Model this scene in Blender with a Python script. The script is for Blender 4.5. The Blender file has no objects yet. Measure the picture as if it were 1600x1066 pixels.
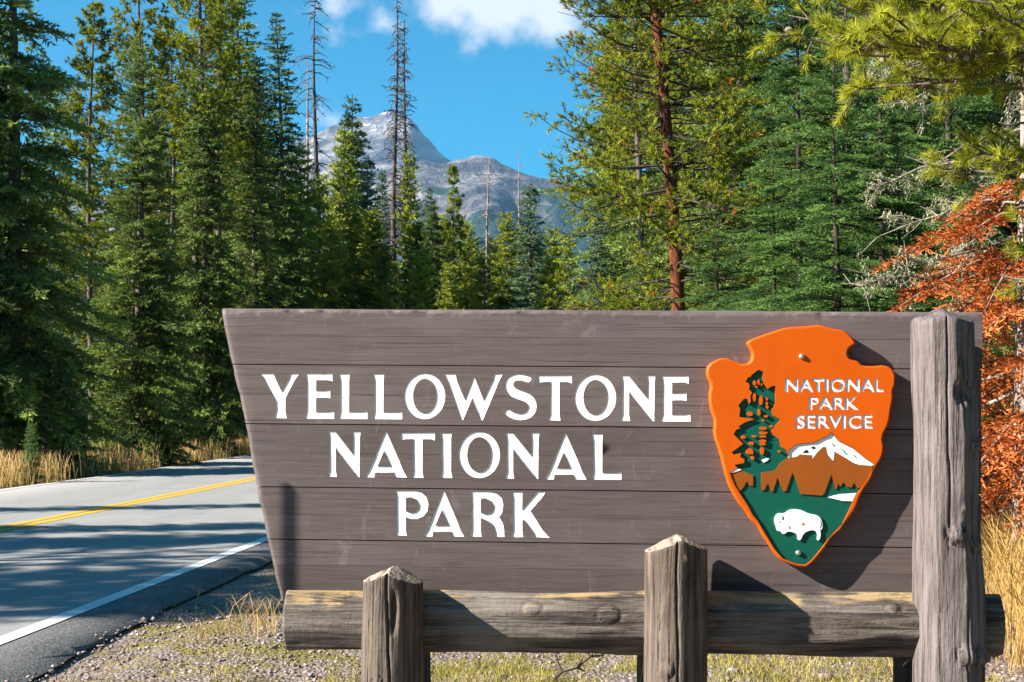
import bpy, math, random
import numpy as np
from mathutils import Vector, Matrix
from mathutils.geometry import delaunay_2d_cdt

R = math.radians
scene = bpy.context.scene
col = scene.collection

# ------------------------------------------------------------------ camera
FPX, CX, HY, CAMZ = 2222.0, 800.0, 640.0, 1.55      # focal length in photo pixels, centre column, horizon row, eye height
cam_d = bpy.data.cameras.new('camera'); cam = bpy.data.objects.new('camera', cam_d); col.objects.link(cam)
cam.location = (0, 0, CAMZ); cam.rotation_euler = (R(90), 0, 0)
cam_d.sensor_fit = 'HORIZONTAL'; cam_d.sensor_width = 36; cam_d.lens = 36 * FPX / 1600
cam_d.shift_y = (HY - 533) / 1600
cam_d.clip_start = 0.1; cam_d.clip_end = 40000
scene.camera = cam

# ------------------------------------------------------------------ light, sky, exposure
SUN_EL = R(30); SUN_AZ = R(75)                       # azimuth: degrees to the left of "straight behind the camera"
to_sun = Vector((-math.sin(SUN_AZ) * math.cos(SUN_EL), -math.cos(SUN_AZ) * math.cos(SUN_EL), math.sin(SUN_EL)))
sun_d = bpy.data.lights.new('sun', 'SUN'); sun_d.energy = 5.0; sun_d.angle = R(0.53); sun_d.color = (1.0, 0.93, 0.82)
sun = bpy.data.objects.new('sun', sun_d); col.objects.link(sun)
sun.rotation_euler = to_sun.to_track_quat('Z', 'Y').to_euler(); sun.location = (-30, -10, 30)

world = bpy.data.worlds.new('World'); scene.world = world; world.use_nodes = True
wn = world.node_tree; wn.nodes.clear()
def N(t, kind, **kw):
    n = t.nodes.new(kind)
    for k, v in kw.items():
        if k == 'inp':
            for i, x in v.items():
                n.inputs[i].default_value = x
        else:
            setattr(n, k, v)
    return n
sky = N(wn, 'ShaderNodeTexSky', sky_type='NISHITA', sun_disc=False, sun_elevation=SUN_EL,
        sun_rotation=math.atan2(to_sun.x, to_sun.y), altitude=2200, air_density=1.0, dust_density=0.2, ozone_density=2.0)
hs = N(wn, 'ShaderNodeHueSaturation', inp={'Hue': 0.478, 'Saturation': 1.95, 'Value': 0.94})
wn.links.new(sky.outputs[0], hs.inputs['Color'])
tc = N(wn, 'ShaderNodeTexCoord')
nz = N(wn, 'ShaderNodeTexNoise', inp={'Scale': 26.0, 'Detail': 8.0, 'Roughness': 0.55})
wn.links.new(tc.outputs['Generated'], nz.inputs['Vector'])
def pdir(px, py): return Vector(((px - CX) / FPX, 1, (HY - py) / FPX)).normalized()
clouds = [(pdir(785, -8), 0.056), (pdir(705, 0), 0.030), (pdir(850, 15), 0.032), (pdir(745, 62), 0.012), (pdir(515, 15), 0.011), (pdir(530, 48), 0.010),
          (pdir(600, 40), 0.008), (pdir(528, 186), 0.010), (Vector((.75, .6, .6)).normalized(), .04), (Vector((.5, -.8, .35)).normalized(), .05), (Vector((-.8, .45, .4)).normalized(), .04)]
prev = None
for c, r in clouds:
    s = N(wn, 'ShaderNodeVectorMath', operation='SUBTRACT'); s.inputs[1].default_value = c
    wn.links.new(tc.outputs['Generated'], s.inputs[0])
    m = N(wn, 'ShaderNodeVectorMath', operation='MULTIPLY'); m.inputs[1].default_value = (1, 1, 1.7)
    wn.links.new(s.outputs[0], m.inputs[0])
    l = N(wn, 'ShaderNodeVectorMath', operation='LENGTH'); wn.links.new(m.outputs[0], l.inputs[0])
    q = N(wn, 'ShaderNodeMath', operation='SUBTRACT'); q.inputs[0].default_value = r
    wn.links.new(l.outputs['Value'], q.inputs[1])
    if prev is None: prev = q
    else:
        x = N(wn, 'ShaderNodeMath', operation='MAXIMUM')
        wn.links.new(prev.outputs[0], x.inputs[0]); wn.links.new(q.outputs[0], x.inputs[1]); prev = x
na = N(wn, 'ShaderNodeMath', operation='MULTIPLY_ADD', inp={1: 0.105, 2: -0.045})
wn.links.new(nz.outputs['Fac'], na.inputs[0])
sm = N(wn, 'ShaderNodeMath', operation='ADD'); wn.links.new(prev.outputs[0], sm.inputs[0]); wn.links.new(na.outputs[0], sm.inputs[1])
mr = N(wn, 'ShaderNodeMapRange', interpolation_type='SMOOTHSTEP', inp={'From Min': -0.006, 'From Max': 0.034})
wn.links.new(sm.outputs[0], mr.inputs['Value'])
mixc = N(wn, 'ShaderNodeMixRGB', inp={'Color2': (5.6, 5.8, 6.0, 1)})
wn.links.new(mr.outputs[0], mixc.inputs['Fac']); wn.links.new(hs.outputs[0], mixc.inputs['Color1'])
bg = N(wn, 'ShaderNodeBackground', inp={'Strength': 0.05}); wn.links.new(mixc.outputs[0], bg.inputs['Color'])
wo = N(wn, 'ShaderNodeOutputWorld'); wn.links.new(bg.outputs[0], wo.inputs['Surface'])

vs = scene.view_settings
vs.view_transform = 'Standard'; vs.look = 'None'; vs.gamma = 1.0; vs.use_curve_mapping = False; vs.exposure = 1.8
scene.cycles.max_bounces = 6; scene.cycles.diffuse_bounces = 3; scene.cycles.glossy_bounces = 2
scene.cycles.transmission_bounces = 4; scene.cycles.volume_bounces = 0; scene.cycles.transparent_max_bounces = 4

# ------------------------------------------------------------------ helpers
def rng(seed): return np.random.default_rng(seed)
def npmesh(name, V, F, mats, tint=None, midx=None, smooth=False):
    """verts (N,3), faces (M,3) or (M,4) array, or a list of such arrays"""
    me = bpy.data.meshes.new(name)
    Fs = F if isinstance(F, list) else [F]
    Fs = [np.asarray(f, dtype=np.int32) for f in Fs if len(f)]
    V = np.asarray(V, dtype=np.float32)
    loops = np.concatenate([f.ravel() for f in Fs]); tot = np.concatenate([np.full(len(f), f.shape[1], np.int32) for f in Fs])
    start = np.concatenate([[0], np.cumsum(tot)[:-1]]).astype(np.int32)
    me.vertices.add(len(V)); me.vertices.foreach_set('co', V.ravel())
    me.loops.add(len(loops)); me.loops.foreach_set('vertex_index', loops)
    me.polygons.add(len(tot)); me.polygons.foreach_set('loop_start', start)
    if midx is not None: me.polygons.foreach_set('material_index', np.asarray(midx, np.int32))
    if smooth is not False: me.polygons.foreach_set('use_smooth', np.full(len(tot), True))
    me.update(calc_edges=True)
    if tint is not None:
        a = me.attributes.new('tint', 'FLOAT', 'POINT'); a.data.foreach_set('value', np.asarray(tint, np.float32))
    for m in (mats if isinstance(mats, (list, tuple)) else [mats]): me.materials.append(m)
    return me
def obj(name, me, parent=None, loc=None):
    o = bpy.data.objects.new(name, me); col.objects.link(o)
    if parent is not None: o.parent = parent
    if loc is not None: o.location = loc
    return o
def tag(o, label=None, cat=None, group=None, kind=None):
    if label: o['label'] = label
    if cat: o['category'] = cat
    if group: o['group'] = group
    if kind: o['kind'] = kind
    return o
def hash2(ix, iy, seed):
    h = (ix.astype(np.int64) * 374761393 + iy.astype(np.int64) * 668265263 + seed * 974634777) & 0xffffffff
    h = ((h ^ (h >> 13)) * 1274126177) & 0xffffffff
    return ((h ^ (h >> 16)) & 0xffff) / 65535.0
def vnoise(x, y, seed=0):
    x = np.asarray(x, float); y = np.asarray(y, float)
    ix = np.floor(x); iy = np.floor(y); fx = x - ix; fy = y - iy
    fx = fx * fx * (3 - 2 * fx); fy = fy * fy * (3 - 2 * fy)
    a = hash2(ix, iy, seed); b = hash2(ix + 1, iy, seed); c = hash2(ix, iy + 1, seed); d = hash2(ix + 1, iy + 1, seed)
    return (a * (1 - fx) + b * fx) * (1 - fy) + (c * (1 - fx) + d * fx) * fy
def fbm(x, y, seed=0, oct=4, gain=.5):
    s = 0; a = 1; t = 0
    for o in range(oct):
        s = s + a * vnoise(np.asarray(x) * 2 ** o, np.asarray(y) * 2 ** o, seed + o * 17); t += a; a *= gain
    return s / t
def ground_at(px, py, z=0.0):
    d = (CAMZ - z) * FPX / (py - HY); return Vector(((px - CX) / FPX * d, d, z))
def at(px, d): return (px - CX) / FPX * d
def hgt(py, d): return CAMZ + (HY - py) / FPX * d

# ------------------------------------------------------------------ materials
def newmat(name):
    m = bpy.data.materials.new(name); m.use_nodes = True; t = m.node_tree; t.nodes.clear()
    return m, t
def ramp(t, fac, stops, interp='LINEAR'):
    r = N(t, 'ShaderNodeValToRGB'); r.color_ramp.interpolation = interp
    e = r.color_ramp.elements
    while len(e) < len(stops): e.new(0.5)
    for k, (p, c) in enumerate(stops): e[k].position = p; e[k].color = (*c, 1) if len(c) == 3 else c
    t.links.new(fac, r.inputs[0]); return r.outputs[0]
def noise(t, scale=5, detail=5, rough=.55, vec=None, dist=0.0, out='Fac'):
    n = N(t, 'ShaderNodeTexNoise', inp={'Scale': scale, 'Detail': detail, 'Roughness': rough, 'Distortion': dist})
    if vec is not None: t.links.new(vec, n.inputs['Vector'])
    return n.outputs[out]
def mapped(t, scale=(1, 1, 1), coord='Object', loc=(0, 0, 0)):
    c = N(t, 'ShaderNodeTexCoord'); m = N(t, 'ShaderNodeMapping'); m.inputs['Scale'].default_value = scale; m.inputs['Location'].default_value = loc
    t.links.new(c.outputs[coord], m.inputs['Vector']); return m.outputs[0]
def mixrgb(t, fac, a, b, mode='MIX'):
    m = N(t, 'ShaderNodeMixRGB', blend_type=mode)
    for sock, v in ((m.inputs[0], fac), (m.inputs[1], a), (m.inputs[2], b)):
        if isinstance(v, bpy.types.NodeSocket): t.links.new(v, sock)
        elif isinstance(v, (int, float)): sock.default_value = v
        else: sock.default_value = (*v, 1) if len(v) == 3 else v
    return m.outputs[0]
def mth(t, op, a, b=0.0, c=0.0, clamp=False):
    m = N(t, 'ShaderNodeMath', operation=op); m.use_clamp = clamp
    for k, v in enumerate((a, b, c)):
        if isinstance(v, bpy.types.NodeSocket): t.links.new(v, m.inputs[k])
        else: m.inputs[k].default_value = v
    return m.outputs[0]
def smooth(t, v, a, b):
    m = N(t, 'ShaderNodeMapRange', interpolation_type='SMOOTHSTEP', inp={'From Min': a, 'From Max': b}); t.links.new(v, m.inputs['Value']); return m.outputs[0]
def finish(t, color, rough=.85, bump=None, bstr=.3, bdist=.01, spec=.2):
    p = N(t, 'ShaderNodeBsdfPrincipled'); o = N(t, 'ShaderNodeOutputMaterial')
    if isinstance(color, bpy.types.NodeSocket): t.links.new(color, p.inputs['Base Color'])
    else: p.inputs['Base Color'].default_value = (*color, 1)
    if isinstance(rough, bpy.types.NodeSocket): t.links.new(rough, p.inputs['Roughness'])
    else: p.inputs['Roughness'].default_value = rough
    p.inputs['Specular IOR Level'].default_value = spec
    if bump is not None:
        b = N(t, 'ShaderNodeBump', inp={'Strength': bstr, 'Distance': bdist}); t.links.new(bump, b.inputs['Height']); t.links.new(b.outputs[0], p.inputs['Normal'])
    t.links.new(p.outputs[0], o.inputs['Surface']); return p

def mat_foliage(name, dark, light, extra=None, trans=.3, patch=.35):
    """colour varies per sprig (tint attribute) and slowly through the crown"""
    m, t = newmat(name)
    a = N(t, 'ShaderNodeAttribute', attribute_name='tint'); 
    n = noise(t, 1.3, 3, .5, mapped(t))
    oi = N(t, 'ShaderNodeObjectInfo')
    f = mth(t, 'ADD', a.outputs['Fac'], mth(t, 'MULTIPLY_ADD', n, patch * 2, -patch))
    f = mth(t, 'ADD', f, mth(t, 'MULTIPLY_ADD', oi.outputs['Random'], .3, -.15))
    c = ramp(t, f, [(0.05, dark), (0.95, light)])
    if extra is not None: c = mixrgb(t, mth(t, 'GREATER_THAN', a.outputs['Fac'], 1.05), c, extra)
    d = N(t, 'ShaderNodeBsdfDiffuse'); tr = N(t, 'ShaderNodeBsdfTranslucent'); mx = N(t, 'ShaderNodeMixShader', inp={0: trans}); o = N(t, 'ShaderNodeOutputMaterial')
    t.links.new(c, d.inputs['Color']); t.links.new(c, tr.inputs['Color'])
    t.links.new(d.outputs[0], mx.inputs[1]); t.links.new(tr.outputs[0], mx.inputs[2]); t.links.new(mx.outputs[0], o.inputs['Surface'])
    return m
M_spruce = mat_foliage('spruce_needles', (.036, .072, .024), (.29, .38, .085))
M_blue = mat_foliage('blue_spruce_needles', (.045, .085, .055), (.20, .29, .16))
M_fir = mat_foliage('fir_needles', (.014, .040, .016), (.165, .285, .075))
M_pine = mat_foliage('pine_needles', (.065, .090, .012), (.40, .42, .04), (.50, .15, .03))
M_pineg = mat_foliage('young_pine_needles', (.070, .105, .016), (.46, .51, .06))
M_nearpine = mat_foliage('long_pine_needles', (.11, .14, .014), (.60, .61, .06), trans=.45, patch=.2)
M_red = mat_foliage('dead_red_needles', (.30, .075, .020), (.70, .25, .08), trans=.25, patch=.3)
M_lichen = mat_foliage('lichen', (.22, .22, .13), (.48, .48, .32), trans=.2)
M_dry = mat_foliage('dry_grass', (.30, .20, .08), (.74, .50, .23), trans=.35, patch=.15)
M_dryor = mat_foliage('tawny_grass', (.20, .13, .035), (.66, .42, .15), trans=.35, patch=.2)
M_grass = mat_foliage('short_grass', (.15, .15, .032), (.52, .42, .12), trans=.3, patch=.5)
M_cone = mat_foliage('pine_cone', (.10, .08, .07), (.32, .27, .24), trans=0)
M_bud = mat_foliage('pollen_cone', (.30, .13, .05), (.55, .28, .13), trans=.1)

def mat_bark(name, c0, c1, c2, zs=.35, scale=9):
    m, t = newmat(name)
    v = mapped(t, (1, 1, zs)); n = noise(t, scale, 6, .65, v, .6); n2 = noise(t, 2.3, 3, .5, mapped(t))
    c = ramp(t, n, [(.32, c0), (.55, c1), (.75, c2)]); c = mixrgb(t, mth(t, 'MULTIPLY', n2, .5), c, c0)
    finish(t, c, .95, n, .9, .03); return m
M_bark = mat_bark('grey_bark', (.05, .038, .03), (.15, .12, .10), (.33, .29, .25))
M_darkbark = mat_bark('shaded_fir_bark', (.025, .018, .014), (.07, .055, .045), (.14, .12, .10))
M_palebark = mat_bark('pale_bark', (.13, .09, .07), (.38, .32, .28), (.60, .55, .49))
M_redbark = mat_bark('orange_bark', (.035, .012, .006), (.19, .058, .020), (.34, .13, .055), .5, 12)
M_deadbark = mat_bark('dead_bark', (.035, .03, .03), (.11, .095, .09), (.22, .20, .19))
M_twig = mat_bark('bare_twig', (.10, .08, .07), (.30, .27, .24), (.50, .46, .41))

def wood(name, c0, c1, c2, axis, wear=(.46, .36, .18), wearamt=.0, worn_up=False):
    m, t = newmat(name)
    sc = [14, 14, 14]; sc[axis] = 1.3
    g = noise(t, 3.0, 7, .62, mapped(t, tuple(sc)), .5)
    big = noise(t, 2.2, 4, .55, mapped(t)); fine = noise(t, 60, 3, .6, mapped(t))
    c = ramp(t, g, [(.36, c0), (.5, c1), (.64, c2)])
    s2 = [70, 70, 70]; s2[axis] = 1.6; fib = noise(t, 1.0, 4, .6, mapped(t, tuple(s2)), .3)
    c = mixrgb(t, mth(t, 'MULTIPLY', smooth(t, fib, .56, .64), .65), c, tuple(q * .35 for q in c0))
    c = mixrgb(t, smooth(t, big, .45, .75), c, c2)
    c = mixrgb(t, mth(t, 'MULTIPLY', smooth(t, fine, .62, .75), .35), c, c0)
    if wearamt:
        w = noise(t, 6.0, 7, .7, mapped(t, tuple(np.array(sc) / 4.0), loc=(3, 1, 7)), .8)
        if worn_up:      # paint worn off along the top of the rail
            s = N(t, 'ShaderNodeSeparateXYZ'); cc = N(t, 'ShaderNodeTexCoord'); t.links.new(cc.outputs['Object'], s.inputs[0])
            w = mth(t, 'ADD', mth(t, 'ADD', w, mth(t, 'MULTIPLY_ADD', noise(t, 5.5, 3, .5, mapped(t, (1, 1, 1), loc=(5, 2, 1))), .9, -.47)), mth(t, 'MULTIPLY_ADD', smooth(t, s.outputs['Z'], .01, .10), .34, -.275))
        c = mixrgb(t, smooth(t, w, .60 - wearamt * .1, .68 - wearamt * .05), c, wear)
    finish(t, c, .8, mth(t, 'SUBTRACT', mth(t, 'ADD', g, mth(t, 'MULTIPLY', fine, .3)), mth(t, 'MULTIPLY', smooth(t, fib, .54, .66), .5)), .9, .010, .2)
    return m
M_board = None
M_log = wood('rail_wood', (.036, .028, .024), (.105, .085, .073), (.190, .163, .143), 0, (.32, .225, .115), 1.0, True)
M_post = wood('post_wood', (.045, .031, .025), (.105, .079, .064), (.160, .126, .105), 2, (.50, .33, .15), .0)
M_tall = wood('tall_post_wood', (.075, .058, .057), (.132, .108, .106), (.178, .150, .148), 2, (.5, .4, .25), .0)
M_top = wood('weathered_end_grain', (.10, .078, .058), (.25, .20, .155), (.38, .33, .27), 1)
M_darkpost = wood('support_wood', (.02, .016, .015), (.05, .042, .038), (.09, .075, .07), 2)

def mat_board():
    m, t = newmat('brown_sign_paint')
    oi = N(t, 'ShaderNodeObjectInfo')
    cc = N(t, 'ShaderNodeTexCoord'); cmb = N(t, 'ShaderNodeCombineXYZ')
    t.links.new(mth(t, 'MULTIPLY', oi.outputs['Random'], 37.0), cmb.inputs[0]); t.links.new(mth(t, 'MULTIPLY', oi.outputs['Random'], 11.0), cmb.inputs[2])
    ad = N(t, 'ShaderNodeVectorMath', operation='ADD'); t.links.new(cc.outputs['Object'], ad.inputs[0]); t.links.new(cmb.outputs[0], ad.inputs[1])
    def mp(s):
        k = N(t, 'ShaderNodeMapping'); k.inputs['Scale'].default_value = s; t.links.new(ad.outputs[0], k.inputs['Vector']); return k.outputs[0]
    g = noise(t, 3.0, 8, .66, mp((1.2, 10, 26)), .35)
    g2 = noise(t, 9.0, 4, .6, mp((.6, 8, 42)), .2)
    big = noise(t, 2.4, 5, .6, mp((1, 1, 1.6)), .4)
    c = ramp(t, g, [(.28, (.076, .056, .053)), (.5, (.108, .081, .077)), (.74, (.134, .104, .100))])
    c = mixrgb(t, mth(t, 'MULTIPLY', smooth(t, big, .42, .72), .45), c, (.155, .130, .128))
    # fine dark drying cracks along the grain
    ck = noise(t, 2.0, 3, .5, mp((.5, 3, 60)), .1)
    c = mixrgb(t, mth(t, 'MULTIPLY', mth(t, 'MULTIPLY', smooth(t, ck, .60, .66), smooth(t, big, .36, .6)), .75), c, (.035, .022, .02))
    tone = mth(t, 'MULTIPLY_ADD', oi.outputs['Random'], .26, .87); tv = N(t, 'ShaderNodeCombineXYZ')
    for q in range(3): t.links.new(tone, tv.inputs[q])
    c = mixrgb(t, 1.0, c, tv.outputs[0], 'MULTIPLY')
    # pale scuffs and streaks
    sc = noise(t, 5.0, 7, .72, mp((2.4, 1, .8)), 1.6)
    c = mixrgb(t, mth(t, 'MULTIPLY', smooth(t, sc, .58, .74), .45), c, (.25, .22, .22))
    # orange chips of bare wood
    ch = noise(t, 11.0, 2, .5, mp((1.0, 1, 5)), .3)
    c = mixrgb(t, smooth(t, ch, .775, .80), c, (.40, .17, .06))
    finish(t, c, .62, mth(t, 'ADD', mth(t, 'MULTIPLY', g, .6), mth(t, 'MULTIPLY', g2, .6)), .30, .005, .3)
    return m
M_board = mat_board()
def mat_paint(name, c, var=.06, rough=.5, chips=None):
    m, t = newmat(name)
    n = noise(t, 9, 6, .6, mapped(t)); n2 = noise(t, 45, 3, .5, mapped(t)); st = noise(t, 3, 5, .6, mapped(t, (8, 1, .8)), .4)
    k = mth(t, 'ADD', 1 - var, mth(t, 'MULTIPLY', mth(t, 'ADD', n, st), var))
    cm = N(t, 'ShaderNodeCombineXYZ')
    for i in range(3): t.links.new(k, cm.inputs[i])
    cl = mixrgb(t, 1.0, c, cm.outputs[0], 'MULTIPLY')
    if chips is not None: cl = mixrgb(t, smooth(t, n2, .63, .70), cl, chips)
    finish(t, cl, rough, n2, .15, .002, .2); return m
M_white = mat_paint('white_letter_paint', (.86, .86, .85), .05, .5, (.55, .53, .52))
M_eWhite = mat_paint('emblem_white', (.84, .84, .84), .03)
M_orange = mat_paint('emblem_orange', (.55, .085, .001), .12, .5)
M_green = mat_paint('emblem_green', (.004, .085, .055), .18, .45, (.01, .10, .07))
M_brown = mat_paint('emblem_brown', (.26, .068, .008), .22, .5)
M_redspot = mat_paint('emblem_chip', (.55, .10, .05), .1)
M_black = mat_paint('emblem_black', (.015, .02, .018), .1)
m, t = newmat('bolt_steel'); p = finish(t, (.55, .57, .6), .35); p.inputs['Metallic'].default_value = .8; M_bolt = m

def pos_xy(t):
    s = N(t, 'ShaderNodeSeparateXYZ'); g = N(t, 'ShaderNodeNewGeometry'); t.links.new(g.outputs['Position'], s.inputs[0]); return s, g.outputs['Position']

def mat_ground():
    m, t = newmat('gravel_and_duff'); s, P = pos_xy(t)
    big = noise(t, .55, 6, .6, P, .4); mid = noise(t, 3.1, 6, .65, P, .5); fine = noise(t, 42, 4, .6, P)
    vo = N(t, 'ShaderNodeTexVoronoi', inp={'Scale': 38.0}); t.links.new(P, vo.inputs['Vector'])
    vo2 = N(t, 'ShaderNodeTexVoronoi', inp={'Scale': 90.0}); t.links.new(P, vo2.inputs['Vector'])
    peb = mixrgb(t, .5, vo.outputs['Color'], vo2.outputs['Color'])
    pg = N(t, 'ShaderNodeRGBToBW'); t.links.new(peb, pg.inputs[0])
    grav = ramp(t, pg.outputs[0], [(.15, (.09, .065, .053)), (.5, (.20, .155, .132)), (.85, (.37, .31, .28))])
    grav = mixrgb(t, smooth(t, mid, .52, .7), grav, (.16, .105, .07))
    gr = ramp(t, fine, [(.3, (.08, .07, .018)), (.55, (.19, .155, .05)), (.75, (.32, .24, .09))])
    c = mixrgb(t, smooth(t, mth(t, 'ADD', mth(t, 'MULTIPLY', big, .6), mth(t, 'MULTIPLY', mid, .4)), .50, .56), grav, gr)
    duff = ramp(t, noise(t, 6, 6, .7, P, .3), [(.3, (.045, .030, .016)), (.55, (.12, .075, .035)), (.75, (.17, .15, .04))])
    far = smooth(t, mth(t, 'ADD', s.outputs['Y'], mth(t, 'MULTIPLY', big, 4)), 15.5, 19)
    lft = smooth(t, mth(t, 'MULTIPLY', s.outputs['X'], -1.0), 8.5, 9.6)
    c = mixrgb(t, mth(t, 'MAXIMUM', far, lft), c, duff)
    hgt_ = mth(t, 'ADD', mth(t, 'MULTIPLY', vo.outputs['Distance'], -1.0), mth(t, 'MULTIPLY', fine, .4))
    finish(t, c, .95, hgt_, .8, .02); return m
M_ground = mat_ground()
def mat_asphalt(name, c0, c1, grain, bs):
    m, t = newmat(name); s, P = pos_xy(t)
    f = noise(t, grain, 3, .7, P); b = noise(t, .8, 5, .6, P, .3)
    k = N(t, 'ShaderNodeMapping'); k.inputs['Scale'].default_value = (1.4, .05, 1); k.inputs['Rotation'].default_value = (0, 0, R(3.5)); t.links.new(P, k.inputs['Vector'])
    tr = noise(t, 1.0, 3, .5, k.outputs[0])
    c = ramp(t, f, [(.40, c0), (.60, c1)]); c = mixrgb(t, mth(t, 'MULTIPLY', smooth(t, mth(t, 'ADD', mth(t, 'MULTIPLY', b, .5), mth(t, 'MULTIPLY', tr, .5)), .42, .62), .5), c, c1)
    vo = N(t, 'ShaderNodeTexVoronoi', feature='DISTANCE_TO_EDGE', inp={'Scale': .33}); 
    dd = N(t, 'ShaderNodeVectorMath', operation='ADD'); t.links.new(P, dd.inputs[0]); nn = noise(t, 1.1, 5, .6, P, 0, 'Color'); t.links.new(nn, dd.inputs[1]); t.links.new(dd.outputs[0], vo.inputs['Vector'])
    c = mixrgb(t, mth(t, 'MULTIPLY', smooth(t, vo.outputs['Distance'], .006, .002), .25), c, (.04, .04, .04))
    finish(t, c, .88, f, bs, .01, .3); return m
M_road = mat_asphalt('worn_asphalt', (.19, .187, .186), (.30, .296, .29), 120, .35)
M_shoulder = mat_asphalt('rough_shoulder_asphalt', (.030, .030, .032), (.20, .195, .19), 60, 1.0)
def mat_mark(name, c):
    m, t = newmat(name); s, P = pos_xy(t)
    w = noise(t, 30, 6, .7, P); cl = mixrgb(t, smooth(t, w, .60, .70), c, (.22, .215, .21)); finish(t, cl, .7, w, .2, .005); return m
M_mwhite = mat_mark('white_road_paint', (.66, .66, .66)); M_myellow = mat_mark('yellow_road_paint', (.74, .36, .008))
def mat_stone():
    m, t = newmat('pebbles'); a = N(t, 'ShaderNodeAttribute', attribute_name='tint')
    c = ramp(t, a.outputs['Fac'], [(0, (.12, .085, .072)), (.35, (.23, .175, .155)), (.65, (.34, .29, .27)), (1, (.55, .50, .48))])
    finish(t, c, .9, noise(t, 60, 4, .6, mapped(t)), .4, .004); return m
M_stone = mat_stone()

def mat_mountain():
    m, t = newmat('mountain_rock_forest_snow'); s, P = pos_xy(t)
    n1 = noise(t, .004, 8, .62, P, .6); n2 = noise(t, .013, 7, .65, P, .4); n3 = noise(t, .05, 4, .6, P)
    k = N(t, 'ShaderNodeMapping'); k.inputs['Scale'].default_value = (.004, .004, .022); k.inputs['Rotation'].default_value = (0, R(-16), 0); t.links.new(P, k.inputs['Vector'])
    band = noise(t, 1.0, 6, .6, k.outputs[0], .5)
    rock = ramp(t, mth(t, 'ADD', mth(t, 'MULTIPLY', band, .6), mth(t, 'MULTIPLY', n2, .4)), [(.42, (.045, .043, .052)), (.5, (.15, .135, .135)), (.58, (.33, .295, .285))])
    forest = ramp(t, n3, [(.35, (.012, .03, .02)), (.7, (.035, .065, .035))])
    zf = mth(t, 'MULTIPLY', mth(t, 'SUBTRACT', 520, s.outputs['Z']), .0009)
    xf = mth(t, 'MULTIPLY', s.outputs['X'], .00022)
    ff = mth(t, 'ADD', mth(t, 'ADD', zf, xf), mth(t, 'ADD', mth(t, 'MULTIPLY', n1, .9), mth(t, 'MULTIPLY', band, .9)))
    c = mixrgb(t, smooth(t, ff, .87, .94), rock, forest)
    sn = mth(t, 'ADD', mth(t, 'MULTIPLY', mth(t, 'SUBTRACT', s.outputs['Z'], 900), .0026), mth(t, 'MULTIPLY_ADD', n2, 1.6, -.8))
    c = mixrgb(t, smooth(t, sn, .58, .70), c, (.80, .82, .86))
    finish(t, c, .95, mth(t, 'ADD', n2, mth(t, 'MULTIPLY', band, .7)), .9, 60); return m
M_mount = mat_mountain()

# ------------------------------------------------------------------ ground and road
def road_centre(y):          # plan view of the centre line before it bends away to the right
    return -6.46 + .064 * (min(y, 34) - 17.9) + max(0, y - 34) * .035
cl = []                      # centre-line points with headings
y = -30.0
while y < 47: cl.append((road_centre(y), y)); y += .5
x, y = cl[-1]; a = math.atan(.035)
for k in range(260):
    a = min(a + .5 / 34, R(78)); x += math.sin(a) * .5; y += math.cos(a) * .5; cl.append((x, y))
cl = np.array(cl); tg = np.gradient(cl, axis=0); tg /= np.linalg.norm(tg, axis=1)[:, None]; nrm = np.stack([tg[:, 1], -tg[:, 0]], 1)   # to the right
def road_dist(x, y):
    P = np.stack([x, y], -1).reshape(-1, 2); best = np.full(len(P), 1e9)
    for s in range(0, len(P), 4000):
        q = P[s:s + 4000]; best[s:s + 4000] = np.sqrt(((q[:, None, :] - cl[None, ::2, :]) ** 2).sum(-1)).min(1)
    return best.reshape(np.shape(x))
def strip(name, offs, zs, mat, wob=None, i0=0, i1=None):
    c = cl[i0:i1]; n = nrm[i0:i1]; rows = []
    for k, (o, z) in enumerate(zip(offs, zs)):
        oo = o + (wob(np.arange(len(c)), k) if wob else 0)
        if np.ndim(oo) == 0: oo = np.full(len(c), oo)
        p = c + n * oo[:, None]; rows.append(np.column_stack([p, np.full(len(c), z)]))
    V = np.stack(rows, 1).reshape(-1, 3); K = len(offs); L = len(c)
    i = np.arange(L - 1)[:, None] * K + np.arange(K - 1)[None]; F = np.stack([i, i + 1, i + K + 1, i + K], -1).reshape(-1, 4)
    return npmesh(name, V, F, mat)
gx = np.concatenate([np.linspace(-6600, -300, 14), np.linspace(-220, -40, 10), np.linspace(-30, -9, 22), np.arange(-8.7, 8.8, .12), np.linspace(9.5, 30, 22), np.linspace(40, 220, 10), np.linspace(300, 6600, 14)])
gy = np.concatenate([np.linspace(-400, -20, 8), np.linspace(-12, 3, 12), np.arange(3.5, 20, .12), np.linspace(20.6, 60, 40), np.linspace(64, 220, 20), np.linspace(300, 6600, 14)])
X, Y = np.meshgrid(gx, gy)
Z = (fbm(X * .9, Y * .9, 3) - .5) * .10 + (fbm(X * 5, Y * 5, 8) - .5) * .035
rd = road_dist(np.clip(X, -60, 60), np.clip(Y, -29, 120))
Z = np.where(rd < 4.9, np.minimum(Z, 0) * .3 - .05 * np.clip((4.75 - rd) / .3, 0, 1), Z)
Z = Z + np.clip((-9.8 - X) / 10, 0, 1) * .35 * (Y > 5) 
V = np.stack([X, Y, Z], -1).reshape(-1, 3); nx = len(gx)
i = (np.arange(len(gy) - 1)[:, None] * nx + np.arange(nx - 1)[None]); F = np.stack([i, i + 1, i + nx + 1, i + nx], -1).reshape(-1, 4)
def gz(x, y):
    return float((fbm(x * .9, y * .9, 3) - .5) * .10 + (fbm(x * 5, y * 5, 8) - .5) * .035 + np.clip((-9.8 - x) / 10, 0, 1) * .35)
tag(obj('ground', npmesh('ground', V, F, M_ground, smooth=True)), kind='structure')
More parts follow.
